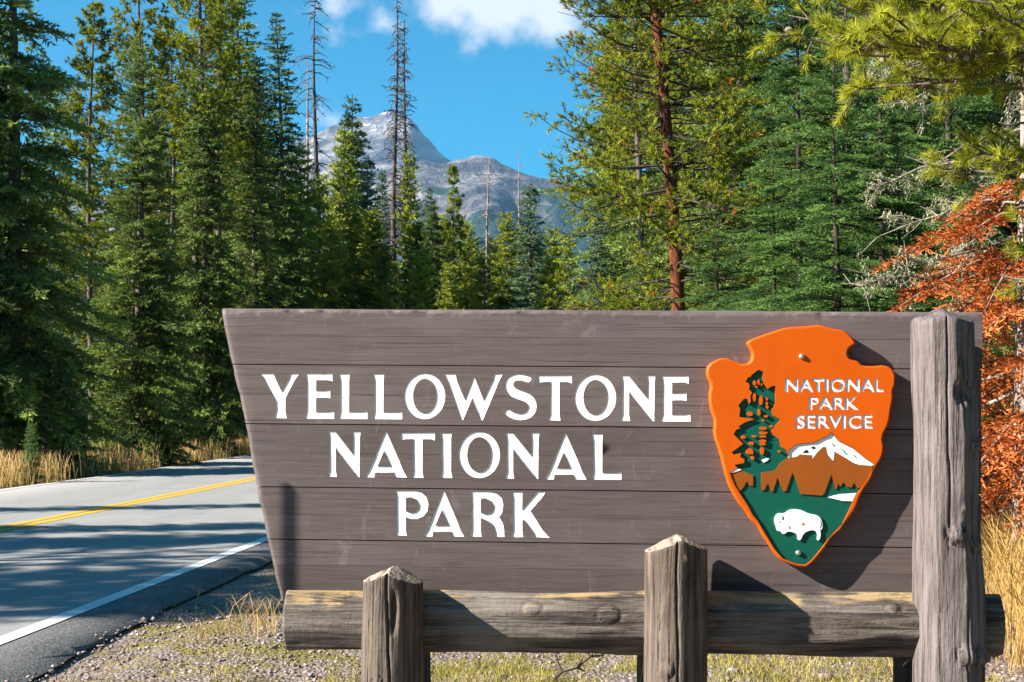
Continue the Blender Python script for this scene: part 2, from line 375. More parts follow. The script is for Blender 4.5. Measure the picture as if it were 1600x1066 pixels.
tag(obj('road', strip('road', [-3.95, -3.9, -2, 0, 2, 3.72], [-.03, .030, .036, .040, .036, .030], M_road)), kind='structure')
w1 = lambda i, k: (fbm(i * .9, i * 0.0 + k, 5, 3) - .5) * .14 + (fbm(i * .13, i * 0.0, 6, 3) - .5) * .25 if k >= 2 else 0 * i
tag(obj('road_shoulder', strip('road_shoulder', [3.72, 3.9, 4.10, 4.20], [.0301, .028, .022, -.03], M_shoulder, w1)), kind='structure')
tag(obj('road_edge_line', strip('road_edge_line', [3.58, 3.72], [.0365, .0362], M_mwhite)), kind='structure')
tag(obj('road_edge_line', strip('road_edge_line', [-3.78, -3.66], [.0365, .037], M_mwhite)), kind='structure')
for o in (-.175, .045): tag(obj('centre_line', strip('centre_line', [o, o + .13], [.0442, .0442], M_myellow)), kind='structure')

# ------------------------------------------------------------------ mountains
def terrain():
    xs = np.linspace(-3600, 2700, 350); ys = np.linspace(2000, 6600, 190); X, Y = np.meshgrid(xs, ys)
    y1, y2 = 3600., 5400.
    p1 = np.array([(-800, 420), (200, 400), (480, 330), (560, 300), (620, 262), (660, 243), (700, 249), (745, 235), (770, 238), (800, 257), (850, 273), (905, 284), (1000, 300), (1200, 330), (1700, 350), (3200, 400)], float)
    p2 = np.array([(-1500, 420), (0, 330), (300, 270), (420, 232), (470, 212), (515, 192), (560, 179), (600, 169), (612, 170), (640, 177), (658, 200), (672, 216), (690, 237), (730, 262), (850, 320), (1300, 400), (3000, 450)], float)
    def ridge(p, yr, wf, wb, X, Y, off):
        yr_ = yr + off; pxs = CX + FPX * X / yr; h = CAMZ + (HY - np.interp(pxs, p[:, 0], p[:, 1])) / FPX * yr
        dy = Y - yr_; return h * np.clip(1 - np.where(dy < 0, -dy / wf, dy / wb), 0, 1) ** 1.05
    off = (fbm(X / 700, X * 0, 2) - .5) * 300
    a = ridge(p1, y1, 1500, 2200, X, Y, 0); b = ridge(p2, y2, 1500, 2000, X, Y, 0)
    rn = 1 - np.abs(fbm(X / 420 + fbm(X / 300, Y / 300, 4), Y / 600, 11, 5) * 2 - 1); rn2 = 1 - np.abs(fbm(X / 130, Y / 220, 31, 4) * 2 - 1)
    def carve(h, yr): 
        e = np.clip(np.abs(Y - yr) / 700, 0, 1)
        return h * (1 - .42 * e * (1 - rn)) - (1 - rn2) * 190 * np.clip(h / 300, 0, 1) * (.12 + .88 * e) - np.abs(fbm(X / 60, Y / 90, 51, 3) - .5) * 150 * np.clip(h / 300, 0, 1) * (.15 + .85 * e)
    Zh = np.maximum(carve(a, y1), carve(b, y2)); Zh = np.where(Zh < 3, -4, Zh)
    nx = len(xs); V = np.stack([X, Y, Zh], -1).reshape(-1, 3)
    i = (np.arange(len(ys) - 1)[:, None] * nx + np.arange(nx - 1)[None]); F = np.stack([i, i + 1, i + nx + 1, i + nx], -1).reshape(-1, 4)
    return npmesh('mountain', V, F, M_mount)
tag(obj('mountain', terrain()), kind='structure')

# ------------------------------------------------------------------ the park sign
YAW, ROLL = R(3.0), .0085
u = Vector((math.cos(YAW), -math.sin(YAW), -ROLL)).normalized()
nw = Vector((-math.sin(YAW), -math.cos(YAW), 0)); v = nw.cross(u) * -1
v = v.normalized() if v.z > 0 else -v.normalized(); nw = u.cross(v).normalized()
if nw.y > 0: nw = -nw
OR = Vector((at(940, 5.0), 5.0, hgt(700, 5.0)))
C = Vector((0, 0, CAMZ))
def S(px, py, h=0.0):
    """where the line of sight through a photo pixel meets the board (h = metres proud of its face): local x, z"""
    d = Vector(((px - CX) / FPX, 1, (HY - py) / FPX)); o = OR + nw * h
    q = C + d * ((o - C).dot(nw) / d.dot(nw)) - o
    return (q.dot(u), q.dot(v))
sign = bpy.data.objects.new('park_sign', None); col.objects.link(sign)
Mx = Matrix.Identity(4)
for r in range(3): Mx[r][0] = u[r]; Mx[r][1] = -nw[r]; Mx[r][2] = v[r]; Mx[r][3] = OR[r]
EMP = OR.copy(); EMP.z = 0
sign.location = EMP; sign.rotation_euler = Mx.to_euler()
zof = (OR - EMP).length
INV = (Matrix.Translation(EMP) @ Mx.to_3x3().to_4x4()).inverted() @ Mx      # board coordinates -> empty coordinates
tag(sign, 'brown plank park entrance sign with white lettering and arrowhead emblem on log posts', 'sign')
def sobj(name, me, parent=None):
    if parent is None: 
        o = obj(name, me, sign); o.matrix_local = INV
    else: o = obj(name, me, parent)
    return o

def chaikin(P, n=1):
    P = np.asarray(P, float)
    for _ in range(n):
        Q = np.roll(P, -1, 0); P = np.stack([P * .75 + Q * .25, P * .25 + Q * .75], 1).reshape(-1, 2)
    return P
def inpoly(pts, P):
    x, y = pts[:, 0], pts[:, 1]; r = np.zeros(len(pts), bool); Q = np.roll(P, -1, 0)
    for (x0, y0), (x1, y1) in zip(P, Q):
        c = (y0 > y) != (y1 > y)
        with np.errstate(divide='ignore', invalid='ignore'): r ^= c & (x < (x1 - x0) * (y - y0) / (y1 - y0 + 1e-30) + x0)
    return r
def cdt(polys, extra, keep):
    vs_, es = [], []
    for P in polys:
        b = len(vs_); vs_ += [Vector((p[0], p[1])) for p in P]; es += [(b + k, b + (k + 1) % len(P)) for k in range(len(P))]
    vs_ += [Vector((p[0], p[1])) for p in extra]
    V, E, F, *_ = delaunay_2d_cdt(vs_, es, [], 0, 1e-6)
    V = np.array([(p.x, p.y) for p in V]); F = np.array([f for f in F if len(f) == 3])
    F = F[keep(V[F].mean(1))]
    a, b, c = V[F[:, 0]], V[F[:, 1]], V[F[:, 2]]
    cr = (b[:, 0] - a[:, 0]) * (c[:, 1] - a[:, 1]) - (b[:, 1] - a[:, 1]) * (c[:, 0] - a[:, 0])
    F[cr < 0] = F[cr < 0][:, ::-1]; return V, F
def eo(polys):
    def k(p):
        r = np.zeros(len(p), bool)
        for P in polys: r ^= inpoly(p, P)
        return r
    return k
def slab(name, polys, front, back, mats, extra=(), bev=0.0):
    """filled outline with holes between two depths (metres proud of the board); the side faces follow every outline"""
    V, F = cdt(polys, extra, eo(polys))
    V3 = [np.column_stack([V[:, 0], np.full(len(V), -front), V[:, 1]])]; n = len(V); Q = []
    for P in polys:
        P = np.asarray(P); k = len(P)
        V3.append(np.column_stack([P[:, 0], np.full(k, -front), P[:, 1]])); V3.append(np.column_stack([P[:, 0], np.full(k, -back), P[:, 1]]))
        i = np.arange(k); j = (i + 1) % k; Q.append(np.stack([n + i, n + j, n + k + j, n + k + i], 1)); n += 2 * k
    return npmesh(name, np.concatenate(V3), [F, np.concatenate(Q)], mats)

# --- lettering, traced as outlines and placed by the box each letter fills
def ell(cx, cy, rx, ry, n=40, ph=0): 
    a = np.linspace(0, 2 * np.pi, n, endpoint=False) + ph; return np.column_stack([cx + rx * np.cos(a), cy + ry * np.sin(a)])
G = {
 'Y': [[(45,97),(182,97),(200,150),(268,285),(340,160),(360,100),(445,97),(400,160),(305,345),(303,480),(318,555),(195,555),(212,480),(212,385),(110,200),(75,130)]],
 'E': [[(520,97),(790,97),(790,172),(740,160),(622,160),(622,275),(720,275),(768,265),(768,348),(720,342),(622,342),(622,495),(750,495),(808,485),(808,562),(512,562),(532,480),(532,180)]],
 'L': [[(865,100),(975,100),(968,160),(968,497),(1110,497),(1160,487),(1160,565),(865,565),(880,490),(880,170)]],
 'O': [ell(290,330,212,235,48), ell(291,328,123,181,40)],
 'W': [[(497,100),(612,100),(625,170),(710,370),(800,135),(815,145),(905,372),(1005,160),(1018,102),(1103,100),(1065,170),(895,578),(875,578),(785,350),(690,575),(672,575),(540,190)]],
 'S': [[(1408,135),(1378,190),(1330,172),(1270,160),(1225,170),(1207,205),(1225,240),(1270,265),(1350,290),(1410,325),(1445,370),(1457,430),(1445,490),(1410,540),(1350,570),(1280,578),(1210,565),(1150,535),(1115,500),(1158,460),(1200,492),(1250,512),(1300,518),(1345,500),(1370,465),(1372,430),(1350,395),(1300,372),(1240,352),(1180,325),(1145,285),(1127,235),(1132,180),(1155,140),(1200,112),(1260,100),(1330,108)]],
 'T': [[(8,112),(340,110),(340,185),(300,172),(218,172),(218,500),(228,558),(110,558),(130,500),(130,172),(60,172),(8,182)]],
 'N': [[(840,112),(908,112),(1100,345),(1103,180),(1095,112),(1178,112),(1168,180),(1165,565),(1145,565),(912,270),(912,500),(922,562),(830,562),(850,500),(850,180)]],
 'A': [[(682,68),(694,68),(830,380),(860,460),(903,540),(780,540),(768,490),(575,490),(565,540),(468,540),(510,480),(560,370)], [(668,262),(740,428),(597,428)]],
 'I': [[(1260,80),(1372,80),(1365,150),(1365,480),(1378,545),(1258,545),(1270,480),(1270,150)]],
 'P': [[(105,72),(280,72),(340,85),(390,130),(410,195),(400,260),(365,305),(310,330),(250,332),(200,312),(200,440),(210,485),(108,485),(118,440),(118,120)], [(200,135),(245,130),(295,150),(322,195),(320,240),(290,272),(250,280),(200,262)]],
 'R': [[(808,80),(970,80),(1040,95),(1090,140),(1105,200),(1095,270),(1065,315),(1100,370),(1112,430),(1115,497),(1028,497),(1032,460),(1010,390),(960,350),(895,318),(895,440),(903,495),(800,495),(812,440),(815,140)], [(895,140),(940,140),(990,165),(1018,210),(1012,255),(985,285),(940,293),(895,275)]],
 'K': [[(1187,85),(1283,85),(1280,140),(1280,250),(1420,85),(1495,85),(1470,125),(1355,260),(1470,440),(1530,507),(1395,500),(1385,460),(1295,340),(1280,345),(1280,440),(1288,500),(1180,500),(1195,440),(1197,140)]],
}
place = [('Y',407,467,584.5,653.5),('E',477,522,584.5,654.5),('L',530,574,585,654.8),('L',583.5,628.3,585,655.2),('O',631.5,695.5,584,655),('W',694.6,785.5,585,656.7),('S',787.3,838.6,585,656.8),('T',841,893.3,587.2,657.2),('O',897.5,962.5,585.6,657.6),('N',970,1024.2,587.4,658.3),('E',1033,1078.6,588,659),
         ('N',512.5,563.5,675,745.5),('A',570,635.5,675,746),('T',626.5,679.5,676.5,746.6),('I',688.7,706.6,677,746.8),('O',716,781,675,747),('N',789,842.8,676.8,748.4),('A',850.3,916,677.7,749.3),('L',925,970.8,678.5,749.7),
         ('P',617.8,669.5,767,837),('A',661,725,767.5,838.5),('R',735,788,768.5,839),('K',799,858.3,769,840.5)]
letters = []
for ch, x0, x1, y0, y1 in place:
    P0 = np.asarray(G[ch][0], float); mn, mx_ = P0.min(0), P0.max(0); polys = []
    for P in G[ch]:
        P = np.asarray(P, float)
        if ch == 'S' : P = chaikin(P, 1)
        q = (P - mn) / (mx_ - mn); polys.append(np.array([S(x0 + a * (x1 - x0), y0 + b * (y1 - y0)) for a, b in q]))
    letters.append((ch, polys))
    me = slab('letter', polys, -.0018, -.0019, M_white)
    # routed recess: side walls rise from the letter's floor to just under the board's face
    Vs, Qs, n = [], [], 0
    for P in polys:
        k = len(P); Vs += [np.column_stack([P[:, 0], np.full(k, .0018), P[:, 1]]), np.column_stack([P[:, 0], np.full(k, .0003), P[:, 1]])]
        i = np.arange(k); j = (i + 1) % k; Qs.append(np.stack([n + i, n + j, n + k + j, n + k + i], 1)); n += 2 * k
    V, F = cdt(polys, [], eo(polys)); V3 = np.column_stack([V[:, 0], np.full(len(V), .0018), V[:, 1]])
    me = npmesh('letter', np.concatenate([V3] + Vs), [F, np.concatenate(Qs) + len(V)], M_white)
    sobj('letter', me)
# --- planks
zl = lambda py, px=800: S(px, py)[1]
joints = [484, 527, 572.2, 618, 665.8, 711.5, 765, 808, 847.5, 888, 945]
strong = {572.2, 665.8, 765, 847.5}
zj = [zl(j) for j in joints]
(xl0, zl0), (xl1, zl1) = S(345, 480), S(436, 928); xr = S(1533, 700)[0]
def left_edge(z, fine=True):
    tt = (z - zl0) / (zl1 - zl0); e = xl0 + (xl1 - xl0) * tt
    w = (fbm(tt * 9 + 3, tt * 0, 21, 3) - .5) * .020 - .012 * np.sin(np.clip(tt, 0, 1) * np.pi) * 0
    return e + (w if fine else 0)
top_wave = lambda x: (fbm(x * 5, x * 0, 77, 3) - .5) * .010
for k in range(10):
    zt, zb = zj[k], zj[k + 1]
    g0 = (.0018 if joints[k] in strong else .0003) if k else 0; g1 = .0018 if joints[k + 1] in strong else .0003
    zt -= g0; zb += g1; rr = rng(100 + k); nzr = 9
    zs = np.linspace(zt, zb, nzr); xs_ = np.linspace(0, 1, 120)
    outl = []
    xR = xr + rr.uniform(-.002, .002)
    for x_ in np.concatenate([left_edge(np.array(zt)) + np.array([0, .011, .016]), np.linspace(left_edge(np.array(zt)) + .03, xR, 87)]): outl.append((float(x_), zt + (float(top_wave(np.array(x_))) * .3 if k == 0 else 0)))
    for z_ in zs[1:-1]: outl.append((xR, z_))
    for x_ in np.concatenate([np.linspace(xR, left_edge(np.array(zb)) + .03, 87), left_edge(np.array(zb)) + np.array([.016, .011, 0])]): outl.append((float(x_), zb))
    for z_ in np.linspace(zb, zt, 14)[1:-1]: outl.append((float(left_edge(np.array(z_))), z_))
    outl = np.array(outl)
    # rows just inside the outer edges carry the hand-cut chamfer
    extra = []
    for z_ in np.linspace(zt, zb, 14)[1:-1]:
        for d_ in (.011, .016): extra.append((float(left_edge(np.array(z_))) + d_, z_))
    gxs = np.linspace(xl0 + .03, xr - .012, 80); 
    for z_ in np.linspace(zt - .002, zb + .002, 6)[1:-1]:
        extra += [(x_ + rr.uniform(-.004, .004), z_) for x_ in gxs if x_ > left_edge(np.array(z_)) + .025]
    if k == 0:
        for x_ in np.linspace(xl0 + .02, xr - .004, 110):
            wv = .009 + .008 * float(vnoise(np.array(x_ * 9), np.array(0.), 41)); extra += [(x_, zt - wv), (x_, zt - wv - .003)]
    lp = []
    for ch, polys in letters:
        a = np.concatenate(polys)
        if a[:, 1].max() > zb and a[:, 1].min() < zt: lp += [(ch, polys)]
    flat = [P for ch, ps in lp for P in ps]
    base = eo([outl])
    def keep(p):
        r = base(p)
        for ch, ps in lp: r &= ~eo(ps)(p)
        return r
    V, F = cdt([outl] + flat, extra, keep)
    used = np.unique(F); remap = -np.ones(len(V), int); remap[used] = np.arange(len(used)); V = V[used]; F = remap[F]
    dl = V[:, 0] - left_edge(V[:, 1]); rec = np.clip(1 - dl / .012, 0, 1) * .012
    if k == 0: rec = np.maximum(rec, np.clip(1 - (zt - V[:, 1]) / (.009 + .008 * vnoise(V[:, 0] * 9, V[:, 0] * 0, 41)), 0, 1) * .014)
    cup = (fbm(V[:, 0] * 2.2, V[:, 1] * 9 + k * 5, 60 + k, 3) - .5) * .0012 + rr.uniform(-.0006, .0006)
    onl = np.zeros(len(V), bool)
    for P in flat:
        d2 = ((V[:, None, :] - P[None]) ** 2).sum(-1).min(1); onl |= d2 < 1e-9
    y_ = rec + cup
    V3 = np.column_stack([V[:, 0], y_, V[:, 1]])
    # side walls round the plank's own outline
    from_idx = {}
    ky = {(round(a, 5), round(b, 5)): i for i, (a, b) in enumerate(V)}
    fr = np.array([y_[ky[(round(a, 5), round(b, 5))]] if (round(a, 5), round(b, 5)) in ky else 0 for a, b in outl])
    if k: fr[:90] = np.maximum(fr[:90], .0026)
    if k < 9: fr[97:187] = np.maximum(fr[97:187], .0026)
    n = len(outl); W = np.concatenate([np.column_stack([outl[:, 0], fr, outl[:, 1]]), np.column_stack([outl[:, 0], np.full(n, .075), outl[:, 1]])])
    i = np.arange(n); j = (i + 1) % n; Q = np.stack([i, j, n + j, n + i], 1) + len(V3)
    bv, bf = cdt([outl], [], base); B3 = np.column_stack([bv[:, 0], np.full(len(bv), .075), bv[:, 1]])
    me = npmesh('plank', np.concatenate([V3, W, B3]), [F, bf[:, ::-1] + len(V3) + len(W), Q], M_board)
    sobj('plank', me)

# backing panel that closes the joints from behind
bp_ = np.array([(float(left_edge(np.array(zj[0]))) + .03, zj[0] - .012), (xr - .012, zj[0] - .012), (xr - .012, zj[10] + .012), (float(left_edge(np.array(zj[10]))) + .03, zj[10] + .012)])
sobj('back_panel', slab('back_panel', [bp_], -.0762, -.092, M_darkpost))

# --- arrowhead emblem
TH = .048
def Z1(x, y): return (1095 + x / 6.6625, 500 + y / 6.6625)
def Z2(x, y): return (1250 + x / 6.6625, 500 + y / 6.6625)
def Z3(x, y): return (1095 + x / 6.6625, 650 + y / 6.6625)
def Z4(x, y): return (1250 + x / 6.6625, 650 + y / 6.6625)
def Z5(x, y): return (1160 + x / 6.6625, 760 + y / 6.6625)
def E(f, pts): return [f(*p) for p in pts]
def toS(px_pts, h=TH): return np.array([S(a, b, h) for a, b in px_pts])
outline = [(1166.3,533.8),(1188,524.8),(1219.6,514.3),(1233,511.3),(1250,510.5),(1268,509),(1283,507.8),(1299.5,514),(1319,515.8),(1335.6,530),(1337,538.3),(1327,543.5),(1324,552.5),(1328.8,561.8),(1341.6,564.5),(1347.6,571.5),(1364,572.6),(1382,570.3),(1398.6,578),(1400,599),(1394.8,611),(1396.3,621.6),(1392.6,638),(1389.6,662),(1378,683),(1382,699.5),(1377.6,717.5),(1367,732.5),(1361,749),(1350.6,764),(1343,777.6),(1337.8,794),(1326.5,810),(1319,820),(1299,840),(1288,859),(1264,886.6),(1250,887.6),(1232,881.6),(1217,874),(1208,862),(1200.5,850),(1191,836),(1182.5,819.3),(1173.5,814),(1166,800),(1152,783.6),(1138.5,758),(1132.5,737),(1125,705.5),(1115,679),(1117.5,656),(1111.5,644),(1107.8,618.6),(1112,600.6),(1104,587),(1106,569),(1130,557.8),(1147,564),(1159.5,569.8),(1170,567.5),(1175.2,561),(1176,552),(1171.5,542)]
outline = chaikin(toS(outline), 1)
tree_r = E(Z3, [(905,420),(890,350),(830,320),(820,240),(760,200),(730,160),(770,110),(830,40)]) + E(Z1, [(820,1030),(745,990),(735,930),(760,910),(780,850),(775,760),(778,690),(750,685),(690,720),(655,660),(645,600),(650,535),(600,520),(530,570)])
tree_l = E(Z1, [(520,590),(490,600),(465,645),(500,660),(510,690),(500,720),(535,755),(515,790),(520,850),(500,880),(480,820),(450,820),(390,890),(410,930),(400,1010)]) + E(Z3, [(560,35),(470,62),(390,110),(415,130),(370,140),(340,190),(380,230),(440,290),(320,380),(345,402),(420,385),(410,430),(455,450),(450,490),(350,510),(380,540)])
rim = E(Z3, [(300,592),(350,720),(400,800),(480,920),(545,1040)]) + E(Z5, [(155,355),(240,500),(330,650),(420,750),(560,810),(660,820),(720,775),(830,640),(900,545),(1020,440)]) + E(Z4, [(500,1010),(555,890),(600,800),(640,750),(700,680),(740,600),(785,500)])
snow_top = E(Z4, [(680,440),(560,340),(410,265),(345,185),(320,170),(290,210),(230,230),(150,275),(0,290)]) + E(Z3, [(980,300),(912,360)])
cavity = toS(tree_r + tree_l + rim + snow_top)
isl = [(Z1,560,655,18,25),(Z1,603,650,10,30),(Z1,632,672,9,15),(Z1,580,697,11,11),(Z1,560,808,16,42),(Z1,625,838,19,55),(Z1,690,825,11,17),(Z1,688,870,14,19),(Z1,692,908,14,18),(Z1,510,975,33,24),(Z1,607,965,16,35),(Z1,678,1003,20,15),
       (Z3,650,48,13,11),(Z3,735,108,20,14),(Z3,650,130,36,18),(Z3,655,178,42,15),(Z3,650,215,36,12),(Z3,645,262,36,18),(Z3,645,292,34,14),(Z3,640,365,22,44),(Z3,443,222,28,19),(Z3,557,213,24,13),(Z3,527,285,28,21),(Z3,510,370,42,32),(Z3,540,437,19,22),(Z3,820,370,16,11)]
def wob(P, s, a=.18):
    r = rng(s); c = P.mean(0); return c + (P - c) * (1 + r.uniform(-a, a, (len(P), 1)))
islands = [toS([f(*p) for p in wob(ell(cx, cy, rx, ry, 9), 500 + k)]) for k, (f, cx, cy, rx, ry) in enumerate(isl)]
# wording, cut into the plate
def text_polys(txt, x0, x1, y0, y1):
    cu = bpy.data.curves.new('wording', 'FONT'); cu.body = txt; cu.offset = .042; cu.resolution_u = 4; cu.space_character = 1.05
    o = bpy.data.objects.new('wording', cu); col.objects.link(o)
    me = bpy.data.meshes.new_from_object(o); bpy.data.objects.remove(o); bpy.data.curves.remove(cu)
    cnt = {}
    for p in me.polygons:
        for e in p.edge_keys: cnt[e] = cnt.get(e, 0) + 1
    adj = {}
    for (a, b), c in cnt.items():
        if c == 1: adj.setdefault(a, []).append(b); adj.setdefault(b, []).append(a)
    vv = [(w.co.x, w.co.y) for w in me.vertices]; loops = []; seen = set()
    for s in adj:
        if s in seen: continue
        L = [s]; seen.add(s); cur = s
        while True:
            nx_ = [q for q in adj[cur] if q not in seen]
            if not nx_: break
            cur = nx_[0]; seen.add(cur); L.append(cur)
        if len(L) > 2: loops.append(np.array([vv[q] for q in L]))
    bpy.data.meshes.remove(me)
    a = np.concatenate(loops); mn, mx_ = a.min(0), a.max(0); out = []
    for L in loops:
        q = (L - mn) / (mx_ - mn); out.append(toS([(x0 + p[0] * (x1 - x0), y1 - p[1] * (y1 - y0)) for p in q]))
    return out
words = [text_polys('NATIONAL', 1226, 1380.5, 591, 613), text_polys('PARK', 1263.5, 1341.5, 620, 640.5), text_polys('SERVICE', 1242, 1363, 648, 670)]
# plate: bevelled rim, face with cut-outs
c0 = outline.mean(0)
def inset(P, d):
    Q = np.roll(P, -1, 0); A = np.roll(P, 1, 0); tn = Q - A; tn /= np.linalg.norm(tn, axis=1)[:, None]; nn = np.stack([tn[:, 1], -tn[:, 0]], 1)
    area = .5 * np.sum(P[:, 0] * Q[:, 1] - Q[:, 0] * P[:, 1]); return P - nn * d * (1 if area > 0 else -1)
face = inset(outline, .0065)
wl = [P for w in words for P in w]
holes = [cavity] + islands + wl
V, F = cdt([face] + holes, [], eo([face] + holes))
Vs = [np.column_stack([V[:, 0], np.full(len(V), -TH), V[:, 1]])]; Qs = []; n = len(V); k = len(outline); idx = np.arange(k); jdx = (idx + 1) % k
rings = [(face, -TH), (inset(outline, .0028), -TH + .0016), (outline, -TH + .0055), (outline, -.0015)]
for P, d in rings: Vs.append(np.column_stack([P[:, 0], np.full(k, d), P[:, 1]]))
for r in range(3): Qs.append(np.stack([n + r * k + idx, n + r * k + jdx, n + (r + 1) * k + jdx, n + (r + 1) * k + idx], 1))
n += 4 * k
DEP = .008
for P in holes:
    q = len(P); i = np.arange(q); j = (i + 1) % q; dep = .003 if any(P is w for w in wl) else DEP
    Vs += [np.column_stack([P[:, 0], np.full(q, -TH), P[:, 1]]), np.column_stack([P[:, 0], np.full(q, -TH + dep), P[:, 1]])]
    Qs.append(np.stack([n + i, n + j, n + q + j, n + q + i], 1)); n += 2 * q
emblem = sobj('emblem', npmesh('emblem', np.concatenate(Vs), [F, np.concatenate(Qs)], M_orange)); emblem['label'] = 'orange arrowhead plaque with tree, mountain and bison'
o = sobj('landscape_panel', slab('landscape_panel', [cavity] + islands, TH - DEP, TH - DEP - .004, M_green), emblem); o['label'] = 'green tree and meadow sunk in the arrowhead'
for w in words:
    V, F = cdt(w, [], eo(w)); k = 0
    V3 = np.column_stack([V[:, 0], np.full(len(V), -TH + .003), V[:, 1]])
    Vs, Qs, n = [], [], len(V3)
    for P in w:
        q = len(P); i = np.arange(q); j = (i + 1) % q; Pi = P
        Vs += [np.column_stack([P[:, 0], np.full(q, -TH + .0004), P[:, 1]]), np.column_stack([P[:, 0], np.full(q, -TH + .003), P[:, 1]])]
        Qs.append(np.stack([n + i, n + j, n + q + j, n + q + i], 1)); n += 2 * q
    sobj('wording', npmesh('wording', np.concatenate([V3] + Vs), [F, np.concatenate(Qs)], M_eWhite), emblem)
def inlay(name, pts, lvl, mat, holes=()):
    return sobj(name, slab(name, [toS(pts)] + [toS(h) for h in holes], TH - DEP + lvl, TH - DEP - .001, mat), emblem)
inlay('brown_slope', E(Z3, [(307,602),(430,567),(500,600),(545,620),(545,730),(505,725),(480,680),(450,740),(400,793),(352,720)]), .004, M_brown)
snow_low = E(Z4, [(755,520),(620,510),(560,490),(480,440),(360,370),(350,465),(330,455),(285,400),(270,325),(245,320),(190,370),(115,465),(130,410),(0,400)]) + E(Z3, [(1000,425),(920,440)])
inlay('mountain_slope', E(Z3, [(630,592),(770,572),(790,550),(830,490),(905,440)]) + list(reversed(snow_low[:-1])) + E(Z4, [(745,600),(700,675),(640,745),(600,755),(565,695),(540,745),(490,740),(455,690),(420,740),(400,700),(385,760),(365,760),(330,610),(285,730),(260,800),(235,830),(10,815)]) + E(Z3, [(1035,805),(1000,690),(955,590),(890,785),(855,785),(800,640),(755,785),(730,785),(700,700),(665,775),(630,775)]), .004, M_brown)
inlay('snowcap', E(Z4, [(772,506),(680,446),(560,346),(407,270),(343,192),(322,178),(292,216),(232,236),(152,281),(0,296)]) + E(Z3, [(982,306),(916,365),(910,430),(920,439)]) + list(reversed(snow_low))[1:], .0032, M_eWhite,
      [E(Z4, [(330,285),(350,290),(380,325),(365,330)]), E(Z4, [(425,335),(470,365),(510,412),(490,410)]), E(Z4, [(550,400),(580,415),(612,455),(600,455)]), E(Z4, [(110,330),(150,315),(175,340),(150,355)]), E(Z4, [(25,385),(70,350),(110,380),(80,392)])])
inlay('snow_patch', E(Z3, [(302,590),(315,568),(370,542),(428,560),(330,594)]), .006, M_eWhite)
inlay('snow_patch', E(Z3, [(635,460),(690,440),(715,445),(695,468),(655,488)]), .003, M_eWhite)
inlay('lake', E(Z4, [(295,850),(360,828),(430,815),(590,802),(565,850),(548,890),(440,885)]), .0035, M_eWhite)
bis = sobj('bison', slab('bison', [chaikin(toS(E(Z5, [(360,465),(350,420),(332,370),(335,330),(355,292),(390,280),(440,285),(480,250),(530,238),(610,245),(690,285),(780,300),(820,340),(838,400),(828,455),(808,448),(818,500),(805,560),(775,567),(785,500),(760,462),(720,455),(665,472),(630,505),(607,562),(577,562),(572,505),(550,487),(480,465),(435,500),(410,490),(395,465)])), 1)], TH - DEP + .0065, TH - DEP - .001, M_eWhite), emblem)
def mark(name, pts, mat): return sobj(name, slab(name, [toS(pts)], TH - DEP + .0072, TH - DEP + .006, mat), emblem)
mark('horn', E(Z5, [(410,305),(428,318),(432,345),(412,350),(418,330)]), M_black)
mark('eye', E(Z5, [(378,370),(390,366),(398,373),(385,380)]), M_black)
mark('tail_line', E(Z5, [(815,355),(828,395),(812,440),(806,438),(820,395),(810,358)]), M_black)
mark('paint_chip', E(Z5, [(615,392),(635,377),(652,392),(632,412)]), M_redspot)
mark('paint_chip', E(Z5, [(480,418),(492,412),(502,440),(488,446)]), M_redspot)
for f, a, b, dd in ((Z1, 1049, 381, 0), (Z5, 585, 695, -DEP)):
    cxy = np.array(S(*f(a, b), TH)); Vb, Fb = [], []
    for r_, h_ in ((.0095, 0), (.0095, .005), (.0060, .0085), (.0, .0095)):
        Vb += [(cxy[0] + r_ * math.cos(q), -(TH + dd + h_), cxy[1] + r_ * math.sin(q)) for q in np.linspace(0, 2 * np.pi, 12, endpoint=False)]
    for r_ in range(3): Fb += [(r_ * 12 + q, r_ * 12 + (q + 1) % 12, r_ * 12 + 12 + (q + 1) % 12, r_ * 12 + 12 + q) for q in range(12)]
    sobj('bolt', npmesh('bolt', np.array(Vb), np.array(Fb), M_bolt), emblem)

